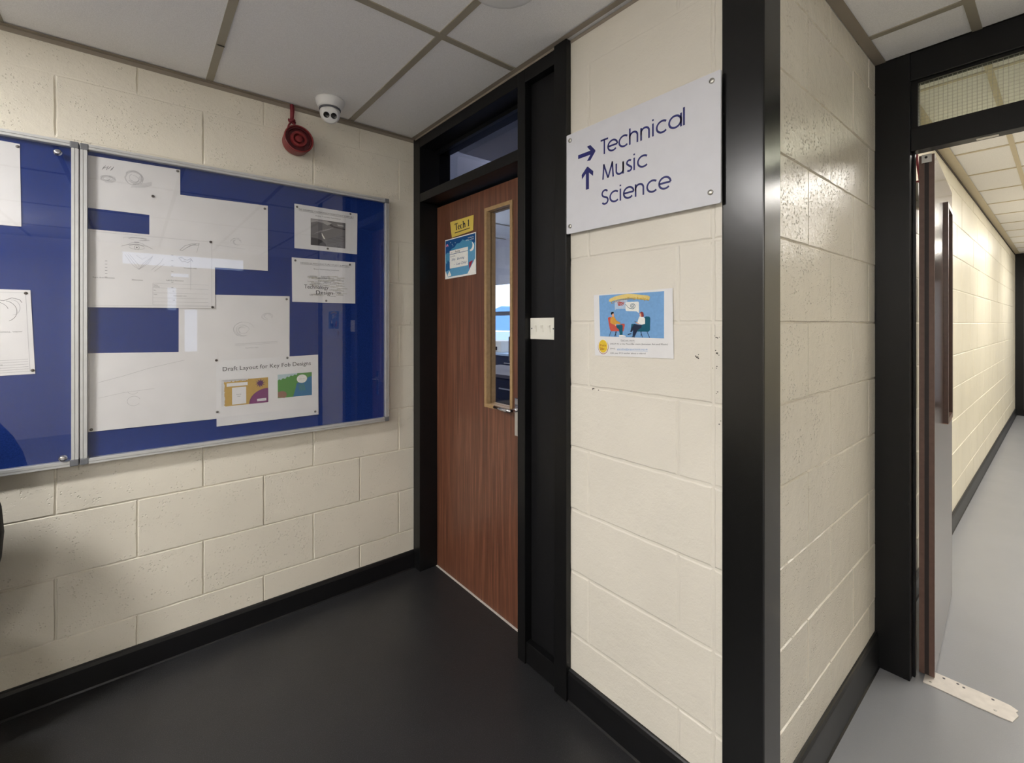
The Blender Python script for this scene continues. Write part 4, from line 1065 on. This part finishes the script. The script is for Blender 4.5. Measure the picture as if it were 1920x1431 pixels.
tw([(cx + .002, b0 + .014)] + arc(cx + .009, b0 + .0135, .0070, 150, 0, 8) + [(cx + .016, b0)], .0070); serif(cx + .016, b0 + .001, .013)
cx = x + .135; tw([(cx, b0 + H_), (cx, b0)], .0082); serif(cx, b0 + .001, .016); tw([(cx - .008, b0 + H_ - .008), (cx - .001, b0 + H_ - .001)], .0026)
tw([(.036, .018), (.190, .018)], .0042)
S.finish(o); tag(o, 'small yellow card reading Tech 1 on the brown door', 'sign')

S = Sheet(fD, [(-2.1663, 1.8239), (-1.8714, 1.8253), (-1.8714, 1.6150), (-2.1663, 1.6101)], .297, .21, 0.0030, curl=.0008, seed=14)
o = S.sheet('poster', 'c_white')
S.rect('picture', 'n_low', .004, .291, .009, .205, 1, 6)
S.poly('picture', 'n_night', [(.004, .205), (.291, .205), (.291, .160), (.275, .158), (.262, .172), (.240, .176), (.220, .186), (.196, .182), (.176, .190), (.150, .176), (.120, .176), (.098, .160), (.070, .156), (.045, .138), (.020, .140), (.004, .130)], 2)
S.poly('picture', 'n_mid', [(.004, .130), (.020, .140), (.045, .138), (.070, .156), (.098, .160), (.120, .176), (.150, .176), (.176, .190), (.196, .182), (.220, .186), (.240, .176), (.262, .172), (.275, .158), (.291, .160), (.291, .135), (.24, .13), (.10, .11), (.02, .09), (.004, .09)], 2)
S.poly('picture', 'n_deep', [(.004, .04), (.06, .05), (.05, .085), (.03, .10), (.015, .08), (.004, .09)], 2)
S.poly('picture', 'c_white', arc(.255, .142, .027, 60, -110, 12, .023) + list(reversed(arc(.243, .150, .024, 40, -90, 12, .022))), 4)
S.poly('picture', 'n_red', [(.235, .066), (.270, .072), (.250, .045), (.235, .030)], 3); S.poly('picture', 'c_white', [(.291, .080), (.291, .009), (.220, .009)], 4)
S.poly('picture', 'c_white', [(.004, .045), (.030, .009), (.004, .009)], 4); S.poly('picture', 'c_white', [(.028, .022), (.046, .042), (.064, .016), (.055, .012), (.03, .012)], 4)
S.poly('picture', 'n_pink', [(.012, .172)] + arc(.024, .172, .012, 180, 0, 8, .014) + [(.030, .172), (.024, .180), (.018, .172)], 4)
for p in ((.075, .178), (.083, .170), (.105, .183), (.06, .19)): S.poly('picture', 'c_white', arc(p[0], p[1], .0022, 0, 300, 6), 4)
S.text('picture', 'c_white', 'World Book Day', .225, .187, .0065, .052, lay=4); S.text('picture', 'c_white', 'at our school', .207, .177, .0065, .070, lay=4)
S.rect('book_card', 'c_white', .050, .226, .052, .146, 4, 4); S.stroke('book_card', 'n_night', [(.050, .126), (.226, .126)], .0024, 5)
S.text('book_card', 'ink', 'I am', .060, .131, .007, lay=6, shear=.3); S.text('book_card', 'ink', 'Reading', .104, .131, .011, .048, lay=6, shear=.3)
S.text('book_card', 'ink_grey', 'currently', .056, .112, .006, .048, lay=6)
S.text('book_card', 'n_night', 'Echo', .070, .091, .013, .036, lay=6, shear=.35); S.text('book_card', 'n_night', 'Burning', .124, .091, .012, .070, lay=6, shear=.35)
S.text('book_card', 'n_night', '-  Lee Child', .096, .064, .013, .118, lay=6, shear=.3)
S.finish(o); tag(o, 'blue night sky poster with a moon, under the yellow card on the door', 'poster')

# ================================================================ LIGHT SWITCH
ls = thing('light_switch', 'white three gang light switch on the black panel beside the door', 'light switch', (-1.304, 1.240, 1.35))
PU0, PU1, PV0, PV1 = -1.3775, -1.2350, 1.3060, 1.3910
fP = lambda u, v, d=0.0: (u, 1.240 - d, v)
m_ = MB(); m_.box(PU0, PU1, 1.240 - .011, 1.240, PV0, PV1, 'white_plastic', .0025); m_.build('plate', parent=ls)
for k in range(3):
    u = PU0 + .0315 + k * .0395
    MB().box(u - .0075, u + .0075, 1.240 - .0122, 1.240 - .0108, 1.3485 - .0155, 1.3485 + .0155, 'white_plastic', .0005).build('rocker_surround', parent=ls)
    r_ = MB(); r_.prism([(u - .006, 1.3360), (u + .006, 1.3360), (u + .006, 1.3485), (u - .006, 1.3485)], fP, .0122, .0136, 'white_plastic')
    vs = [(u - .006, 1.240 - .0122, 1.3485), (u + .006, 1.240 - .0122, 1.3485), (u + .006, 1.240 - .0122, 1.361), (u - .006, 1.240 - .0122, 1.361),
          (u - .006, 1.240 - .0136, 1.3485), (u + .006, 1.240 - .0136, 1.3485), (u + .006, 1.240 - .0168, 1.361), (u - .006, 1.240 - .0168, 1.361)]
    r_.add(vs, [(0, 1, 2, 3), (4, 7, 6, 5), (0, 4, 5, 1), (1, 5, 6, 2), (2, 6, 7, 3), (3, 7, 4, 0)], 'white_plastic'); r_.build('rocker', parent=ls)
for u in (PU0 + .010, PU1 - .010):
    MB().lathe([(.003, 0), (.003, .0006), (.0018, .0007)], 'ink_grey', Matrix.Translation(fP(u, 1.3485, .011)) @ Matrix.Rotation(PI / 2, 4, 'X'), 14).build('screw', parent=ls)

# ================================================================ SECURITY CAMERA
cx_, cy_ = -2.172, 0.694
ct = thing('security_camera', 'white ball shaped security camera fixed to the ceiling beside the red sounder', 'camera', (cx_, cy_, CZ))
T0 = Matrix.Translation((cx_, cy_, CZ + .004)) @ Matrix.Rotation(PI, 4, 'X')
MB().lathe([(.062, 0), (.063, .004), (.0625, .010), (.0590, .022), (.0540, .034), (.0500, .040), (.0440, .0405)], 'cam_white', T0, 48).build('base', parent=ct)
c0 = Vector((cx_, cy_, CZ - .057)); dirn = (Vector((0, 0.05, 0.70)) - c0).normalized()
rot = dirn.to_track_quat('Z', 'Y').to_matrix().to_4x4()
rad = .0445
prof = [(0.001, -rad)] + [(rad * math.cos(t), rad * math.sin(t)) for t in [math.radians(a) for a in range(-80, 36, 8)]] + [(rad * .80, rad * .70), (rad * .74, rad * .735), (.001, rad * .74)]
MB().lathe(prof, 'cam_white', Matrix.Translation(c0) @ rot, 48).build('camera_head', parent=ct)
MB().lathe([(.0445, .0), (.0472, .003), (.0472, .008), (.0450, .010)], 'ink_grey', Matrix.Translation((cx_, cy_, CZ - .0345)) @ Matrix.Rotation(PI, 4, 'X'), 48).build('collar', parent=ct)
qx = rot.to_3x3() @ Vector((1, 0, 0)); hz = dirn.cross(Vector((0, 0, 1))).normalized()
for s_ in (-1, 1):
    c1 = c0 + dirn * (rad * .70) + hz * (s_ * .0158)
    MB().lathe([(.0130, 0), (.0130, .0036), (.0114, .0040), (.0110, .0030), (.001, .0028)], 'cam_black', Matrix.Translation(c1) @ rot, 30).build('lens', parent=ct)
MB().lathe([(.0022, 0), (.0022, .0008), (.0005, .001)], 'cam_black', Matrix.Translation((cx_ + .034, cy_ - .028, CZ - .0185)) @ Matrix.Rotation(PI, 4, 'X'), 10).build('screw', parent=ct)

# ================================================================ RED SOUNDER on its cable
sd = thing('alarm_sounder', 'dark red round alarm sounder hanging on its cable above the notice board', 'alarm sounder', fA(0.592, 2.235, 0))
cen = Vector(fA(0.584, 2.222, 0.006)); nrm = Vector((1.0, 0.02, 0.10)).normalized()
R3 = nrm.to_track_quat('Z', 'Y').to_matrix().to_4x4(); Tm = Matrix.Translation(cen) @ R3
MB().lathe([(.056, 0), (.0590, .003), (.0600, .012), (.0620, .050), (.0645, .056), (.0640, .064), (.0615, .066), (.0585, .0650), (.0580, .048), (.001, .048)], 'red', Tm, 56, False).build('housing', parent=sd)
MB().lathe([(.0575, .048), (.0560, .0600), (.0500, .0600), (.0480, .0520), (.0400, .0520), (.001, .0520)], 'red_dark', Tm, 56, False).build('grille', parent=sd)
MB().lathe([(.0240, .0520), (.0250, .0620), (.0350, .0620), (.0370, .0520)], 'red', Tm, 56, False).lathe([(.0165, .0500), (.0150, .0610), (.001, .0635)], 'red', Tm, 40, False).build('sound_ring', parent=sd)
top = cen + Vector((0, 0, .060))
MB().box(top.x - .002, top.x + .02, top.y - .036, top.y - .018, top.z - .016, top.z + .008, 'red', .003).build('cable_gland', parent=sd)
kn = Vector(fA(0.566, 2.322, 0.016)); cb = MB()
cb.tube([(kn.x, kn.y - .004, CZ), (kn.x, kn.y - .003, CZ - .03), (kn.x, kn.y - .003, kn.z + .008)], .0045, 'red_cable')
cb.tube([(kn.x, kn.y + .006, CZ), (kn.x + .002, kn.y + .007, CZ - .03), (kn.x, kn.y + .004, kn.z + .008)], .0045, 'red_cable')
cb.tube([(kn.x + .004, kn.y + .001, CZ), (kn.x + .006, kn.y + .002, CZ - .03), (kn.x + .003, kn.y + .001, kn.z)], .0045, 'red_cable')
kp = [(kn.x + .009 * math.sin(a * 1.0), kn.y + .012 * math.cos(a), kn.z + .007 * math.sin(2 * a)) for a in [i * PI / 8 for i in range(17)]]
cb.tube(kp, .0042, 'red_cable'); cb.tube([(kn.x, kn.y - .016, kn.z + .004), (kn.x + .006, kn.y, kn.z + .001), (kn.x, kn.y + .016, kn.z - .005)], .0045, 'red_cable')
cb.tube([(kn.x, kn.y - .003, kn.z - .004), (kn.x, kn.y - .013, kn.z - .022), (kn.x, kn.y - .018, kn.z - .038), (top.x + .01, top.y - .027, top.z + .002)], .0040, 'red_cable')
cb.tube([(kn.x, kn.y + .004, kn.z - .004), (kn.x, kn.y + .018, kn.z - .018), (kn.x, kn.y + .030, kn.z - .036), (top.x + .010, top.y + .012, top.z - .006)], .0040, 'red_cable')
cb.build('cable', parent=sd)

# ================================================================ CORRIDOR BITS
gb = thing('junction_box', 'grey box with a red cable on the corridor wall, seen through the hinge gap', 'junction box', fC(3.0, 1.97, 0))
MB().box(XC + .001, XC + .030, 2.93, 3.20, 1.965, 2.055, 'pinkgrey', .004).build('box_body', parent=gb)
cb = MB(); cb.tube([fC(3.00, CZ - .02, .012), fC(3.0, 2.24, .012), fC(3.005, 2.18, .014), fC(3.03, 2.13, .016), fC(3.06, 2.09, .016), fC(3.06, 2.05, .016)], .006, 'red_cable')
cb.box(XC + .004, XC + .03, 3.04, 3.08, 2.055, 2.09, 'red_cable', .003); cb.build('cable', parent=gb)
# threshold strip with screws and a broken end
th = thing('threshold_strip', 'worn pale metal strip screwed to the floor, ending short with a ragged end', 'threshold strip', (-0.23, 2.37, 0))
tr_ = random.Random(6); poly = [(-.3480, 2.3150)]
for k in range(1, 8): poly.append((-.3480 + .230 * k / 8, 2.3150 + tr_.uniform(-.0015, .0015)))
poly += [(-.1180, 2.3190), (-.1120, 2.3450), (-.1060, 2.3700), (-.1130, 2.3850), (-.1080, 2.4000), (-.1280, 2.4130)]
for k in range(1, 8): poly.append((-.1280 - .222 * k / 8, 2.4150 + tr_.uniform(-.002, .001)))
poly += [(-.3520, 2.4170)]
MB().prism(poly, lambda u, v, d: (u, v, d), 0.0002, 0.0032, 'strip').build('strip_plate', parent=th)
for (u, v) in ((-.330, 2.335), (-.300, 2.398), (-.262, 2.402), (-.160, 2.340), (-.170, 2.400), (-.245, 2.395)):
    MB().lathe([(.0042, .0), (.0042, .0012), (.0020, .0010)], 'steel' if u < -.3 or u == -.160 else 'g_mid', Matrix.Translation((u, v, .0030)), 14).build('screw', parent=th)

# ================================================================ BLACK CHAIR at the left edge
chx, chy = -2.0, -0.653
ch = thing('lounge_chair', 'black padded chair with a rounded back, barely poking in at the left edge', 'chair', (chx, chy, 0))
def cushion(name, cx0, cy0, cz0, sx, sy, sz, mat='cblack', pw=2.6):
    vs = []; fs = []; n, m2 = 28, 18
    for j in range(m2 + 1):
        ph = -PI / 2 + PI * j / m2
        for i in range(n):
            a = 2 * PI * i / n
            f_ = lambda t: math.copysign(abs(t) ** (2 / pw), t)
            vs.append((cx0 + sx * f_(math.cos(ph)) * f_(math.cos(a)), cy0 + sy * f_(math.cos(ph)) * f_(math.sin(a)), cz0 + sz * f_(math.sin(ph))))
    for j in range(m2):
        for i in range(n):
            i2 = (i + 1) % n; fs.append((j * n + i, j * n + i2, (j + 1) * n + i2, (j + 1) * n + i))
    m_ = MB(); m_.add(vs, fs, mat, True); return m_.build(name, parent=ch)
cushion('backrest', chx - .075, chy - .03, .73, .055, .37, .41, pw=2.1)
cushion('seat', chx + .21, chy - .03, .42, .27, .30, .07, pw=3.5)
for (a, b2) in ((-.01, -.24), (-.01, .18), (.42, -.24), (.42, .18)):
    MB().tube([(chx + a, chy + b2, .36), (chx + a * 1.02, chy + b2 * 1.05, 0.0)], [.018, .012], 'cblack').build('leg', parent=ch)
